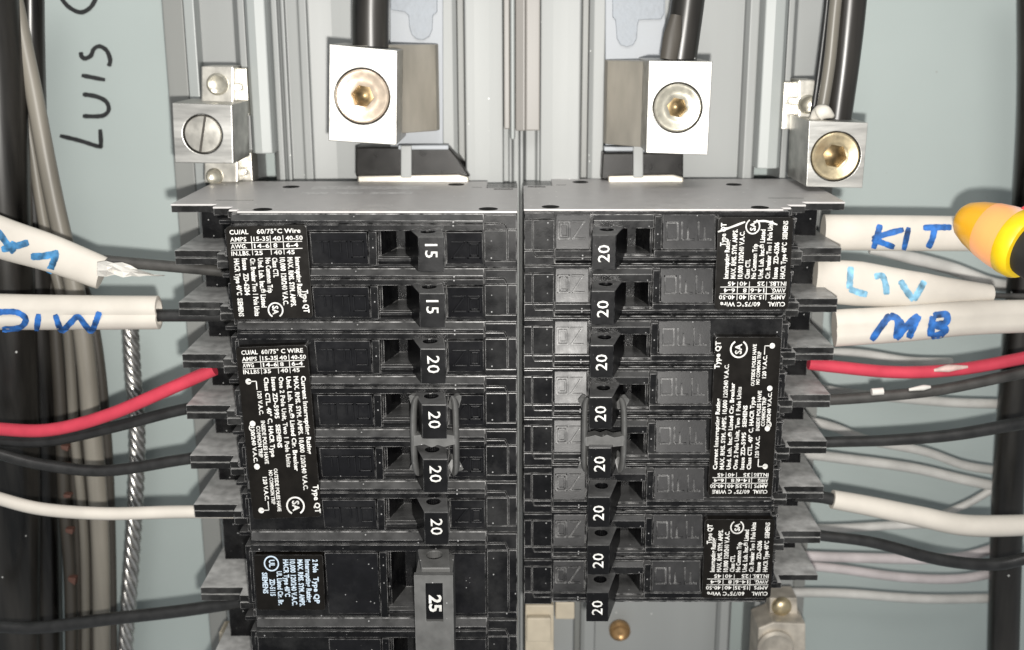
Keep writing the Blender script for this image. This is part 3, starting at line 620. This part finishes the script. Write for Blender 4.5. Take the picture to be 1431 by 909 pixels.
# ---- the hardware showing under the breakers
t = thing('neutral_bar', 'beige neutral bar with a brass round-head screw under the bottom breaker', 'terminal bar')
mk('bar', lambda bm: prism(bm, px_poly([(1076, 836), (1114, 836), (1116, 900), (1076, 900)], 52), 'y', 52, 60), M['lug_warm'], t, bevel=0.4)
p = at(1094, 852, 50)
mk('screw', lambda bm: lathe(bm, (p.x, 52.2, p.z), (0, -1, 0), [(3.1, 0), (3.0, 0.9), (2.3, 1.9), (1.2, 2.4), (0.1, 2.5)], n=24), M['brass'], t, smooth=50)
t = thing('ground_lug', 'whitish lug with a worn round screw at the bottom under the brass screw', 'terminal lug')
p = at(1085, 908, 44)
mk('lug_body', lambda bm: prism(bm, px_poly([(1060, 878), (1080, 870), (1126, 872), (1126, 960), (1056, 960)], 46), 'y', 46, 58), M['lug_warm'], t, bevel=0.5)
mk('screw', lambda bm: lathe(bm, (p.x, 46.2, p.z), (0, -1, 0), [(5.6, 0), (5.6, 1.5), (4.8, 2.2), (3.6, 1.6), (2.0, 1.4)], n=28), M['lug_warm'], t, smooth=40)
t = thing('bus_stab', 'beige stepped bus stab below the centre seam of the breakers', 'bus stab')
mk('stab_block', lambda bm: prism(bm, px_poly([(734, 846), (774, 846), (774, 960), (734, 960)], 40), 'y', 40, 58), M['beige'], t, bevel=0.5)
mk('stab_step', lambda bm: prism(bm, px_poly([(736, 864), (770, 864), (770, 898), (736, 898)], 37.5), 'y', 37.5, 39.8), M['beige'], t, bevel=0.5)
mk('stab_tab', lambda bm: prism(bm, px_poly([(776, 842), (803, 842), (803, 866), (776, 866)], 44), 'y', 44, 60), M['beige'], t, bevel=0.5)
p = at(868, 893, 60)
tag(mk('bus_screw', lambda bm: lathe(bm, (p.x, 66, p.z), (0, -1, 0), [(3.4, 0), (3.4, 1.6), (2.6, 2.4), (1.8, 1.6), (1.0, 1.5)], n=24), M['copper'], smooth=40), 'single brass screw on the chassis below the lowest 20 toggle', 'screw')
t = thing('terminal_clip', 'copper coloured terminal clip beside the 25 amp breaker', 'terminal clip')
mk('clip_plate', lambda bm: prism(bm, px_poly([(318, 752), (350, 752), (350, 830), (326, 830)], 50), 'y', 50, 58), M['copper'], t, bevel=0.4)
mk('screw', lambda bm: cyl(bm, at(332, 790, 50), (0, -1, 0), 1.8, 2.2, 16), M['brass'], t, bevel=0.3)
tag(mk('terminal_tab', lambda bm: prism(bm, px_poly([(306, 884), (350, 880), (350, 960), (330, 960), (328, 900), (306, 900)], 50), 'y', 50, 57), M['beige'], bevel=0.4), 'beige tab at the bottom edge beside the 25 amp breaker', 'terminal tab')

# ================================================================== THE BREAKERS
# built as the left column stands: x runs from the seam (0) to the wire side (negative), z down from the top (0), front at Y = 0
P0 = 12.7
BACK, NOTCH = 57.0, 43.0
SIDE = [(-0.6, 2.6), (-66.5, 2.6), (-66.5, 5), (-69, 5), (-69, 9.5), (-74, 9.5), (-74, 14), (-85.5, 14), (-85.5, BACK), (-9, BACK), (-9, NOTCH), (-0.6, NOTCH)]
WING = [(-60, 3.2), (-66.2, 3.2), (-66.2, 6), (-69.6, 6), (-69.6, 10), (-74, 10), (-74, 14.4), (-85.5, 14.4), (-85.5, BACK - 0.6), (-60, BACK - 0.6)]
PADT = 2.1
def housing(H, lip, big, cs=0.0):
    cz0, cz1 = -(lip + 0.1) + cs, -(H - 2.6) + cs
    def f(bm):
        g = 0.12
        box(bm, -68, -0.7, 13, BACK - 1, -g, -H + g)
        box(bm, -68, -33.7, 2.2, 13.2, -g, -H + g)
        box(bm, -18.1, -0.7, 2.2, 13.2, -g, -H + g)
        box(bm, -33.72, -18.08, 2.2, 13.2, -g, cz0 + 0.1)
        box(bm, -33.72, -18.08, 2.2, 13.2, cz1, -H + g)
        # top ledges
        prism(bm, [(2.4, -0.2), (0.5, -0.38 * lip), (0.5, -0.56 * lip), (2.4, -0.56 * lip)], 'x', -67.6, -8.6)
        for xa, xb in (((-67.6, -8.6),) if not cs else ((-67.6, -33.7), (-18.1, -8.6))):
            prism(bm, [(2.4, -0.60 * lip), (0.15, -0.60 * lip), (0.15, -0.97 * lip), (2.4, -0.97 * lip)], 'x', xa, xb)
        if cs: box(bm, -33.5, -18.2, 0.9, 2.6, cz1 - 1.1, -H + 1.0 + 1.0)
        # frame round the cavity
        box(bm, -35.5, -33.6, 0.1, 2.6, -lip - 0.1, -H + 0.9)
        prism(bm, [(4.5, cz1), (0.5, cz1 - 0.1), (0.5, -H + 1.9), (1.5, -H + 0.9), (4.5, -H + 0.9)], 'x', -33.5, -18.2)
        box(bm, -18.1, -17.5, 0.1, 2.6, -lip - 0.1, -H + 0.9)
        # wedge at the cavity's far corner
        hexa(bm, [(-33.6, 3, cz1), (-33.6, 12.9, cz1), (-33.6, 12.9, cz0), (-33.6, 3, cz0)], [(-32.9, 3, cz1), (-30.2, 12.9, cz1), (-30.2, 12.9, cz0), (-32.9, 3, cz0)])
        # step at the wire side
        box(bm, -70.2, -67.9, 4.5, 30, -lip - 0.3, -H + 2.2)
        box(bm, -68.9, -67.7, 2.8, 5, -lip - 0.9, -H + 3.5)
    return f
def end_panels(H, lip):
    def f(bm):
        box(bm, -8.3, -3.0, 0.7, 2.6, -lip + 0.1, -H + 1.9)
        box(bm, -2.8, -0.75, 0.9, 2.6, -lip + 0.1, -H + 1.9)
        prism(bm, [(-8.3, -0.25), (-0.75, -0.25), (-0.75, -lip + 0.35), (-2.9, -lip + 0.35), (-3.6, -lip * 0.55), (-8.3, -lip * 0.55)], 'y', 0.9, 2.6)
        prism(bm, [(-8.3, -lip * 0.6), (-3.7, -lip * 0.6), (-3.0, -lip + 0.3), (-8.3, -lip + 0.3)], 'y', 0.6, 2.6)
        prism(bm, [(-8.3, -H + 1.75), (-0.75, -H + 1.75), (-0.75, -H + 0.25), (-8.3, -H + 0.25)], 'y', 1.0, 2.6)
    return f
def padY(z, lip, H): return PADT * (-lip - z) / (H - lip - 0.9)
def pad(x0, x1, H, lip):
    def f(bm):
        z0, z1 = -lip - 0.15, -H + 0.85
        hexa(bm, [(x0, 0.0, z0), (x1, 0.0, z0), (x1, 2.7, z0), (x0, 2.7, z0)], [(x0, PADT, z1), (x1, PADT, z1), (x1, 2.7, z1), (x0, 2.7, z1)])
    return f
def pbar(bm, a, b, wd, H, lip):
    (x0, z0), (x1, z1) = a, b; d = Vector((x1 - x0, z1 - z0)).normalized(); n = Vector((-d.y, d.x)) * wd / 2; e = d * wd * 0.5
    q = [(x0 - e.x - n.x, z0 - e.y - n.y), (x1 + e.x - n.x, z1 + e.y - n.y), (x1 + e.x + n.x, z1 + e.y + n.y), (x0 - e.x + n.x, z0 - e.y + n.y)]
    hexa(bm, [(x, padY(z, lip, H) - 0.38, z) for x, z in q], [(x, padY(z, lip, H) + 0.2, z) for x, z in q])
def on_letters(H, lip):
    def f(bm):
        zc = -8.4; t, b = zc + 1.9, zc - 1.9; W = 0.42; k = lambda a, c: pbar(bm, a, c, W, H, lip)
        for o in (0, 0.55):
            k((-9.4 - o, t - o), (-12.2 + o, t - o)); k((-9.4 - o, b + o), (-12.2 + o, b + o)); k((-9.4 - o, t - o), (-9.4 - o, b + o)); k((-12.2 + o, t - o), (-12.2 + o, b + o))
        k((-13.0, t), (-16.0, t)); k((-13.0, b), (-16.0, b)); k((-13.1, t), (-15.9, b))
    return f
def off_letters(H, lip):
    def f(bm):
        zc = -8.2; t, b = zc + 1.9, zc - 1.9; W = 0.42; k = lambda a, c: pbar(bm, a, c, W, H, lip)
        k((-36.8, t), (-39.6, t)); k((-36.8, b), (-39.6, b)); k((-36.8, t), (-36.8, b)); k((-39.6, t), (-39.6, b))
        for x in (-40.7, -44.9):
            k((x, t), (x - 3.0, t)); k((x, t), (x, b)); k((x - 1.5, t), (x - 1.5, zc - 0.6))
    return f
def toggle_shape(xb0, xb1, xf0, xf1, zt, zb, yb, yf, hole):
    """lever leaning towards the seam; a through hole for the tie pin opens in its upper and lower faces"""
    def f(bm):
        def P(x0, x1, y): return x0, x1, y
        top = [(xb0, yb, zt), (xb1, yb, zt), (xf1, yf, zt - 0.3), (xf0, yf, zt - 0.3)]
        bot = [(xb0, yb, zb), (xb1, yb, zb), (xf1, yf, zb + 0.1), (xf0, yf, zb + 0.1)]
        T = [bm.verts.new(p) for p in top]; B = [bm.verts.new(p) for p in bot]
        for i in range(4):
            j = (i + 1) % 4; bm.faces.new((T[i], T[j], B[j], B[i]))
        cx, cy = 0.4 * (xb0 + xb1) / 2 + 0.6 * (xf0 + xf1) / 2, yb + 0.56 * (yf - yb)
        for V, d in ((T, -1), (B, 1)):
            z = zt if d < 0 else zb; n = 20
            zz = lambda y: z + ((-0.3 if d < 0 else 0.1) * (y - yb) / (yf - yb))
            rg = [bm.verts.new((cx + hole * math.cos(2 * math.pi * i / n), cy + hole * 1.1 * math.sin(2 * math.pi * i / n), zz(cy + hole * 1.1 * math.sin(2 * math.pi * i / n)))) for i in range(n)]
            dp = [bm.verts.new((v.co.x, v.co.y, v.co.z + d * 2.4)) for v in rg]
            near = [min(range(4), key=lambda q: math.atan2(0, 1) * 0 + abs(((math.atan2(V[q].co.y - cy, V[q].co.x - cx) - math.atan2(v.co.y - cy, v.co.x - cx) + math.pi) % (2 * math.pi)) - math.pi)) for v in rg]
            for i in range(n):
                j = (i + 1) % n
                if near[i] == near[j]: bm.faces.new((V[near[i]], rg[i], rg[j]))
                else: bm.faces.new((V[near[i]], rg[i], rg[j], V[near[j]]))
                bm.faces.new((rg[j], rg[i], dp[i], dp[j]))
            bm.faces.new(dp)
    return f
YF = -8.2
def number(s, H, ts=0.0, yf=YF):
    def f(bm):
        put(bm, s, -21.5, -5.3 + ts * 0.9, height=2.9, rot=-90, y=yf - 0.05, bold=0.006)
    return f
def terminal(H):
    def f(bm):
        box(bm, -83, -66, 31, BACK - 2, -1.8, -H + 1.8)
        box(bm, -72.2, -67, 7.5, 13, -2.5, -3.4); box(bm, -70.8, -67, 5.5, 9, -H + 2.2, -H + 3.2)
        box(bm, -71.5, -67, 8.5, 14, -H + 1.4, -H + 2.0)
    return f
def wings(H):
    def f(bm):
        prism(bm, WING, 'z', -0.1, -1.75); prism(bm, WING, 'z', -H + 1.75, -H + 0.1)
    return f
def print_tandem(issue):
    def f(bm):
        y = -0.32; x0, x1 = -67.6, -50.4
        c0 = Vector((-59, 0, -13)); fx = lambda p: p
        W = x1 - x0
        put(bm, 'CU/AL', x0, -4.3, length=4.4, height=1.05, y=y); put(bm, '60/75°C Wire', x0 + 6.4, -4.3, length=10.2, height=1.05, y=y)
        for r_, row in enumerate((('AMPS', '15-35', '40', '40-50'), ('AWG.', '14-6', '8', '6-4'), ('IN.LBS.', '25', '40', '45'))):
            z = -5.95 - r_ * 1.62
            for s, cx, ln in zip(row, (x0, x0 + 5.5, x0 + 10.0, x0 + 13.0), (4.4, 3.6, 2.0, 4.0)):
                put(bm, s, cx, z, length=min(ln, 0.95 * len(s)), height=1.0, y=y)
            if r_ < 2: bar(bm, x0, z - 0.35, x1 - 0.4, z - 0.35, 0.16, y)
        for cx in (5.0, 9.4, 12.4): bar(bm, x0 + cx, -4.8, x0 + cx, -9.2, 0.16, y)
        zt = -9.9
        for s, cx, ln in (('Interrupting Rating', 15.0, 9.3), ('MAX. RMS. SYM. AMPS.', 13.2, 11.6), ('10,000 120/240 V.A.C.', 11.4, 11.2), ('Class CTL', 9.6, 4.6), ('No Common Trip', 8.0, 8.2),
                          ('Und. Lab. Inc.® Listed', 6.2, 11.6), ('Cir. Breaker Two 1 Pole Units', 4.4, 13.6), ('Issue  ' + issue, 2.5, 8.6), ('HACR Type 40°C  SIEMENS', 0.6, 13.6)):
            put(bm, s, x0 + cx - 0.1, zt, length=ln, height=1.2, rot=-90, y=y, bold=0.032)
        put(bm, 'Type QT', x0 + 16.0, -17.6, length=5.4, height=1.35, rot=-90, y=y, bold=0.03)
        ring(bm, x0 + 9.3, -22.2, 1.7, 0.34, y, -60, 240)
        put(bm, 'SA', x0 + 8.6, -21.15, length=2.1, height=1.4, rot=-90, y=y, bold=0.03)
    return f
def print_quad(bm):
    y = -0.32; x0, x1 = -66.0, -50.8
    put(bm, 'CU/AL', x0, -6.9, length=3.9, height=1.0, y=y); put(bm, '60/75° C WIRE', x0 + 4.8, -6.9, length=10, height=1.0, y=y)
    for r_, row in enumerate((('AMPS', '15-35', '40', '40-50'), ('AWG', '14-6', '8', '6-4'), ('IN.LBS', '35', '40', '45'))):
        z = -8.4 - r_ * 1.5
        for s, cx, ln in zip(row, (x0, x0 + 4.9, x0 + 9.0, x0 + 11.8), (3.9, 3.5, 2.0, 3.6)):
            put(bm, s, cx, z, length=min(ln, 0.9 * len(s)), height=0.95, y=y)
        if r_ < 2: bar(bm, x0, z - 0.32, x1 - 0.3, z - 0.32, 0.15, y)
    for cx in (4.4, 8.5, 11.3): bar(bm, x0 + cx, -7.3, x0 + cx, -11.6, 0.15, y)
    for s, cx, zt, ln, h in (('Current Interrupting Rating', 14.0, -12.4, 18.6, 1.1), ('MAX. RMS. SYM. AMPS. 10,000 120/240 V.A.C.', 12.2, -12.4, 27.4, 1.1), ('Und. Lab. Inc.® Listed Cir. Breaker', 10.4, -12.4, 22.6, 1.1),
                             ('One 2 Pole Unit, Two 1 Pole Units', 8.6, -12.4, 21.6, 1.1), ('Issue ZD-5995', 6.8, -12.4, 9.8, 1.1), ('SIEMENS', 6.8, -23.6, 5.6, 1.1), ('Class CTL. 40° C, HACR Type', 5.0, -12.4, 19.0, 1.1),
                             ('120 V.A.C.', 3.1, -15.6, 5.6, 1.0), ('INSIDE POLES HAVE', 3.3, -22.6, 10.4, 0.95), ('COMMON TRIP', 2.0, -23.8, 7.6, 0.95), ('120/240 V.A.C.', 0.6, -24.0, 8.6, 0.95),
                             ('OUTSIDE POLES HAVE', 5.3, -34.2, 10.6, 0.9), ('NO COMMON TRIP', 4.0, -34.6, 8.4, 0.9), ('120 V.A.C.', 2.4, -36.2, 5.8, 1.0)):
        put(bm, s, x0 + cx - 0.2, zt, length=ln, height=h, rot=-90, y=y, bold=0.032)
    put(bm, 'Type QT', x0 + 14.4, -38.6, length=7.0, height=1.35, rot=-90, y=y, bold=0.03)
    ring(bm, x0 + 9.6, -43.6, 2.1, 0.4, y, -60, 240); put(bm, 'SA', x0 + 8.9, -42.3, length=2.6, height=1.7, rot=-90, y=y, bold=0.03)
    for cz in (-13.2, -23.2, -33.6, -44.4): disc(bm, x0 + 1.0, cz, 0.7, y)
    bar(bm, x0 + 1.0, -13.2, x0 + 2.9, -13.2, 0.22, y); bar(bm, x0 + 2.9, -13.2, x0 + 2.9, -15.2, 0.22, y)
    bar(bm, x0 + 1.0, -44.4, x0 + 2.9, -44.4, 0.22, y); bar(bm, x0 + 2.9, -44.4, x0 + 2.9, -42.2, 0.22, y)
    ring(bm, x0 + 1.0, -24.2, 0.9, 0.2, y, 130, 250, 30)
def print_qp(bm):
    y = -0.32; x0 = -65.8
    for s, cx, zt, ln in (('2 Pole', 13.9, -6.0, 3.2), ('Type QP', 13.9, -10.3, 6.6), ('Interrupting Rating', 12.0, -6.0, 10.6), ('MAX. RMS. SYM. AMPS.', 10.1, -6.0, 11.6), ('10,000 120/240 V.A.C.', 8.2, -6.0, 11.4),
                          ('HACR Type 40°C', 6.5, -6.0, 9.2), ('UL Listed Cir. Br.', 4.7, -8.9, 8.4), ('ZD-5115', 2.8, -10.8, 4.2), ('SIEMENS', 1.0, -9.2, 5.2)):
        put(bm, s, x0 + cx - 0.3, zt, length=ln, height=1.3, rot=-90, y=y, bold=0.032)
    ring(bm, x0 + 3.2, -7.0, 1.75, 0.32, y); put(bm, 'UL', x0 + 2.65, -6.1, length=1.8, height=1.4, rot=-90, y=y, bold=0.03)
def rivet_at(par, x, y, ztop, r, up):
    def f(bm):
        lathe(bm, (0, 0, 0), (0, 0, 1), [(r, -0.3), (r, 0.05), (r * 0.9, 0.10), (r * 0.8, 0.03), (r * 0.3, 0.03), (r * 0.12, 0.12)], n=20)
    o = mk('rivet', f, M['rivet'], par, smooth=30, key=('rivet', r))
    o.location = (x * MM, y * MM, ztop * MM)
    if not up: o.rotation_euler = (math.pi, 0, 0)

def breaker(kind, label, right, seam_px, top_px, bot_px, front, kx, numbers, qp=False, issue='ZD-6204', group='circuit breakers in two columns', show_end=False, lab_tilt=0.0, dx=0.0):
    zt, zb = at(727, top_px, front).z, at(727, bot_px, front).z
    n = len(numbers) if not qp else 2; prng = random.Random(label)
    H = P0 if not qp else 21.5; lip = 3.9 if not qp else 4.4
    kz = (zt - zb) / (n * H)
    root = thing('circuit_breaker', label, 'circuit breaker', group)
    x = at(seam_px, top_px, front).x + dx
    root.location = Vector((x, front, zb if right else zt)) * MM
    if right: root.rotation_euler = (0, math.pi, 0)
    root.scale = (kx, 1, kz); root.rotation_euler.x = R(prng.uniform(-0.25, 0.25)); root.location.x += prng.uniform(-0.12, 0.12) * MM
    CS, TS, yf = (1.3, 2.5, -10.0) if right else (0.0, 0.0, YF)
    print('breaker', kind, 'kz %.3f' % kz)
    for i in range(n):
        zo = (0, 0, -i * H)
        K = (H,)
        mk('pole_housing', housing(H, lip, qp, CS), M['black'], root, bevel=0.16, loc=zo, key=K + ('h', right))
        mk('end_panel', end_panels(H, lip), M['black'], root, bevel=0.14, loc=zo, key=K + ('e',))
        o = mk('on_pad', pad(-17.3, -8.7, H, lip), M['pad'], root, bevel=0.2, loc=zo, key=K + ('on',))
        if not qp: mk('raised_letters', on_letters(H, lip), M['pad' if right else 'plain'], o, bevel=0.07, key=K + ('onl', right), seg=1)
        o = mk('off_pad', pad(-49.2, -35.8, H, lip), M['pad'], root, bevel=0.2, loc=zo, key=K + ('off',))
        if not qp: mk('raised_letters', off_letters(H, lip), M['pad' if right else 'plain'], o, bevel=0.07, key=K + ('offl', right), seg=1)
        mk('terminal_block', terminal(H), M['black'], root, bevel=0.15, loc=zo, key=K + ('t',))
        mk('terminal_barrier', wings(H), M['barrier'], root, bevel=0.15, loc=zo, key=K + ('w',))
        if not qp:
            tg = mk('toggle', toggle_shape(-27.4, -18.8, -23.1, -17.2, -3.4 + TS, -11.8 + TS, 6.0, yf, 1.75), M['toggle'], root, bevel=0.22, loc=zo, key=K + ('tg', right))
            mk('number', number(numbers[i], H, TS, yf), M['print'], tg, key=K + ('n', numbers[i], right))
        elif i == 0:
            tg = mk('toggle', toggle_shape(-26.8, -18.4, -24.0, -17.0, -3.6, -17.5, 6.0, -9.5, 2.0), M['grey_tie'], root, bevel=0.3, loc=zo, key=K + ('tg',))
        else:
            mk('toggle', toggle_shape(-26.8, -18.4, -24.0, -17.0, -4.6, -17.5, 6.0, -9.5, 2.0), M['grey_tie'], root, bevel=0.3, loc=zo, key=K + ('tg',))
    tot = n * H
    # outer shell faces
    for z0, z1 in ((0.35, -0.1), (-tot + 0.1, -tot - 0.35)):
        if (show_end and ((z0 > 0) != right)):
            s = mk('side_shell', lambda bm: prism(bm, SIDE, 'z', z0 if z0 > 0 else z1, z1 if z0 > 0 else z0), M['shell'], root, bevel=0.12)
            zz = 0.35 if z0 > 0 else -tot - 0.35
            for rx, ry in ((-61, 5.0), (-62, 45), (-7.5, 6.0), (-17.5, 50)): rivet_at(s, rx, ry, zz, 2.3, z0 > 0)
            def slots(bm):
                a, b = (zz - 0.3, zz + 0.02) if z0 > 0 else (zz - 0.02, zz + 0.3)
                box(bm, -76, -66.5, 20, 20.35, a, b); box(bm, -7, -1.8, 40.0, 41.2, a, b); box(bm, -13, -10.2, 44, 44.4, a, b)
            mk('slot', slots, M['rivet'], s)
            if not right:
                def pale_marks(bm):
                    for k, (x0, x1, y0, y1) in enumerate(((-56, -26, 40, 47), (-57, -50, 31, 35), (-48, -41, 31, 35), (-39, -28, 31, 35))):
                        bm.faces.new([bm.verts.new((x, y, zz + 0.03)) for x, y in ((x0, y0), (x1, y0), (x1, y1), (x0, y1))])
                mk('pale_patch', pale_marks, M['faded'], s)
    # label
    if qp:
        lp = mk('label_plate', lambda bm: prism(bm, rrect(-67, -49.6, -18.6, -lip - 0.5, 0.6), 'y', -0.25, 2.5), M['label'], root, bevel=0.1)
        mk('label_print', print_qp, M['print_blue'], lp)
    elif n == 2:
        lp = mk('label_plate', lambda bm: prism(bm, rrect(-68.5, -49.5, -24.3, -2.5, 0.9), 'y', -0.25, 2.5), M['label'], root, bevel=0.12, key='lp2')
        mk('label_print', print_tandem(issue), M['print'], lp, key=('lpt', issue))
    else:
        lp = mk('label_plate', lambda bm: prism(bm, rrect(-67.3, -50.1, -46.6, -5.2, 0.9), 'y', -0.25, 2.5), M['label'], root, bevel=0.12, key='lp4')
        mk('label_print', print_quad, M['print'], lp, key='lp4t')
        for xx in (-68.4, -49.8): pass
    if lab_tilt:
        cx, cz = -59, -tot / 2; lp.rotation_euler = (0, lab_tilt, 0)
        v = Matrix.Rotation(lab_tilt, 3, 'Y') @ Vector((cx, 0, cz)); lp.location = (Vector((cx, 0, cz)) - v) * MM
    if n == 4:
        xa, xb = (-26.3, -16.6) if right else (-25.2, -15.6)
        def sidebar(bm):
            for xx, sg in ((xa, -1), (xb, 1)):
                P = smoothpath([(xx - sg * 0.5, 1.0 + YO, -18.6 + TS), (xx, -2.6 + YO, -17.6 + TS), (xx + sg * 0.25, -4.3 + YO, -20.5 + TS), (xx + sg * 0.3, -4.8 + YO, -25.4 + TS), (xx + sg * 0.25, -4.2 + YO, -30.4 + TS), (xx, -2.2 + YO, -33.4 + TS), (xx - sg * 0.5, 1.2 + YO, -32.6 + TS)], 5)
                tube(bm, P, 0.8, 12, flat=2.0)
            pts = [(xa, -24.2), (xa + 3, -23.8), ((xa + xb) / 2, -24.1), (xb - 3, -23.7), (xb, -24.2), (xb, -26.2), (xb - 2.5, -26.8), (xb - 4, -26.3), ((xa + xb) / 2 - 0.6, -26.9), (xa + 2.4, -26.2), (xa, -26.6)]
            prism(bm, [(u, v + TS) for u, v in pts], 'y', -6.6 + YO, -3.2 + YO)
        YO = -1.5 if right else 0.0
        mk('handle_tie', sidebar, M['grey_tie'], root, smooth=35, key=('tie', right))
    if qp:
        def big_tie(bm):
            x0, x1, y0, y1 = -25.6, -16.2, -12.0, 2.0
            for (a, b, c_, d) in ((x0, -22.9, -4.6, -40), (-18.7, x1, -4.6, -40), (-22.9, -18.7, -4.6, -6.4), (-22.9, -18.7, -15.6, -40)):
                box(bm, a + 0.001, b, y0, -10.4, c_, d)
            box(bm, x0 + 0.3, x0 + 1.6, -10.3, y1, -5.0, -40); box(bm, x1 - 1.6, x1 - 0.3, -10.3, y1, -5.0, -40)
        tie = mk('handle_tie', big_tie, M['grey_tie'], root)
        mk('number_window', lambda bm: box(bm, -23.2, -18.4, -10.9, -10.0, -6.2, -15.9), M['toggle'], tie)
        def num(bm): put(bm, numbers[0], -22.1, -9.7, height=3.0, rot=-90, y=-10.98, bold=0.03)
        mk('number', num, M['print'], tie)
    return root
FL, FR = -3.0, 3.0
scr_root = None
breaker('tandem', 'twin 15 amp breaker at the top of the column below the copper screw lug', False, 727, 300, 452, FL, 0.998, ['15', '15'], show_end=True, lab_tilt=R(-1.5))
breaker('quad', 'four-pole 20 amp breaker with grey tie below the twin 15 amp breaker', False, 727, 452, 747, FL, 1.0, ['20'] * 4, lab_tilt=R(-2.2))
breaker('qp', 'two-pole 25 amp breaker with a big grey handle and bluish label', False, 727, 747, 985, FL, 1.0, ['25', '25'], qp=True)
scr_root = breaker('tandem', 'twin 20 amp breaker with white scratched label below the nickel screw lug', True, 728.5, 297, 447, FR, 0.945, ['20', '20'], issue='ZD-6206', show_end=True)
breaker('quad', 'four-pole 20 amp breaker with grey tie between two twin 20 amp breakers', True, 728.5, 447, 720, FR, 0.945, ['20'] * 4)
breaker('tandem', 'twin 20 amp breaker at the bottom end of its column', True, 728.5, 720, 848, FR, 0.945, ['20', '20'], issue='ZD-6206')

lp = [c for c in scr_root.children if c.name.startswith('label_plate')][0]
def scratches(bm):
    f = lambda x, y: Vector((-(x - 728.5) * 0.1675 / 0.945, -0.4, -24.6 + (y - 310) * 0.166))
    ribbon(bm, [(1008, 332), (1025, 326), (1046, 318)], 3, f, 4); ribbon(bm, [(1058, 318), (1075, 317), (1092, 322)], 2.6, f, 4)
mk('scratched_edge', scratches, M['print'], lp)
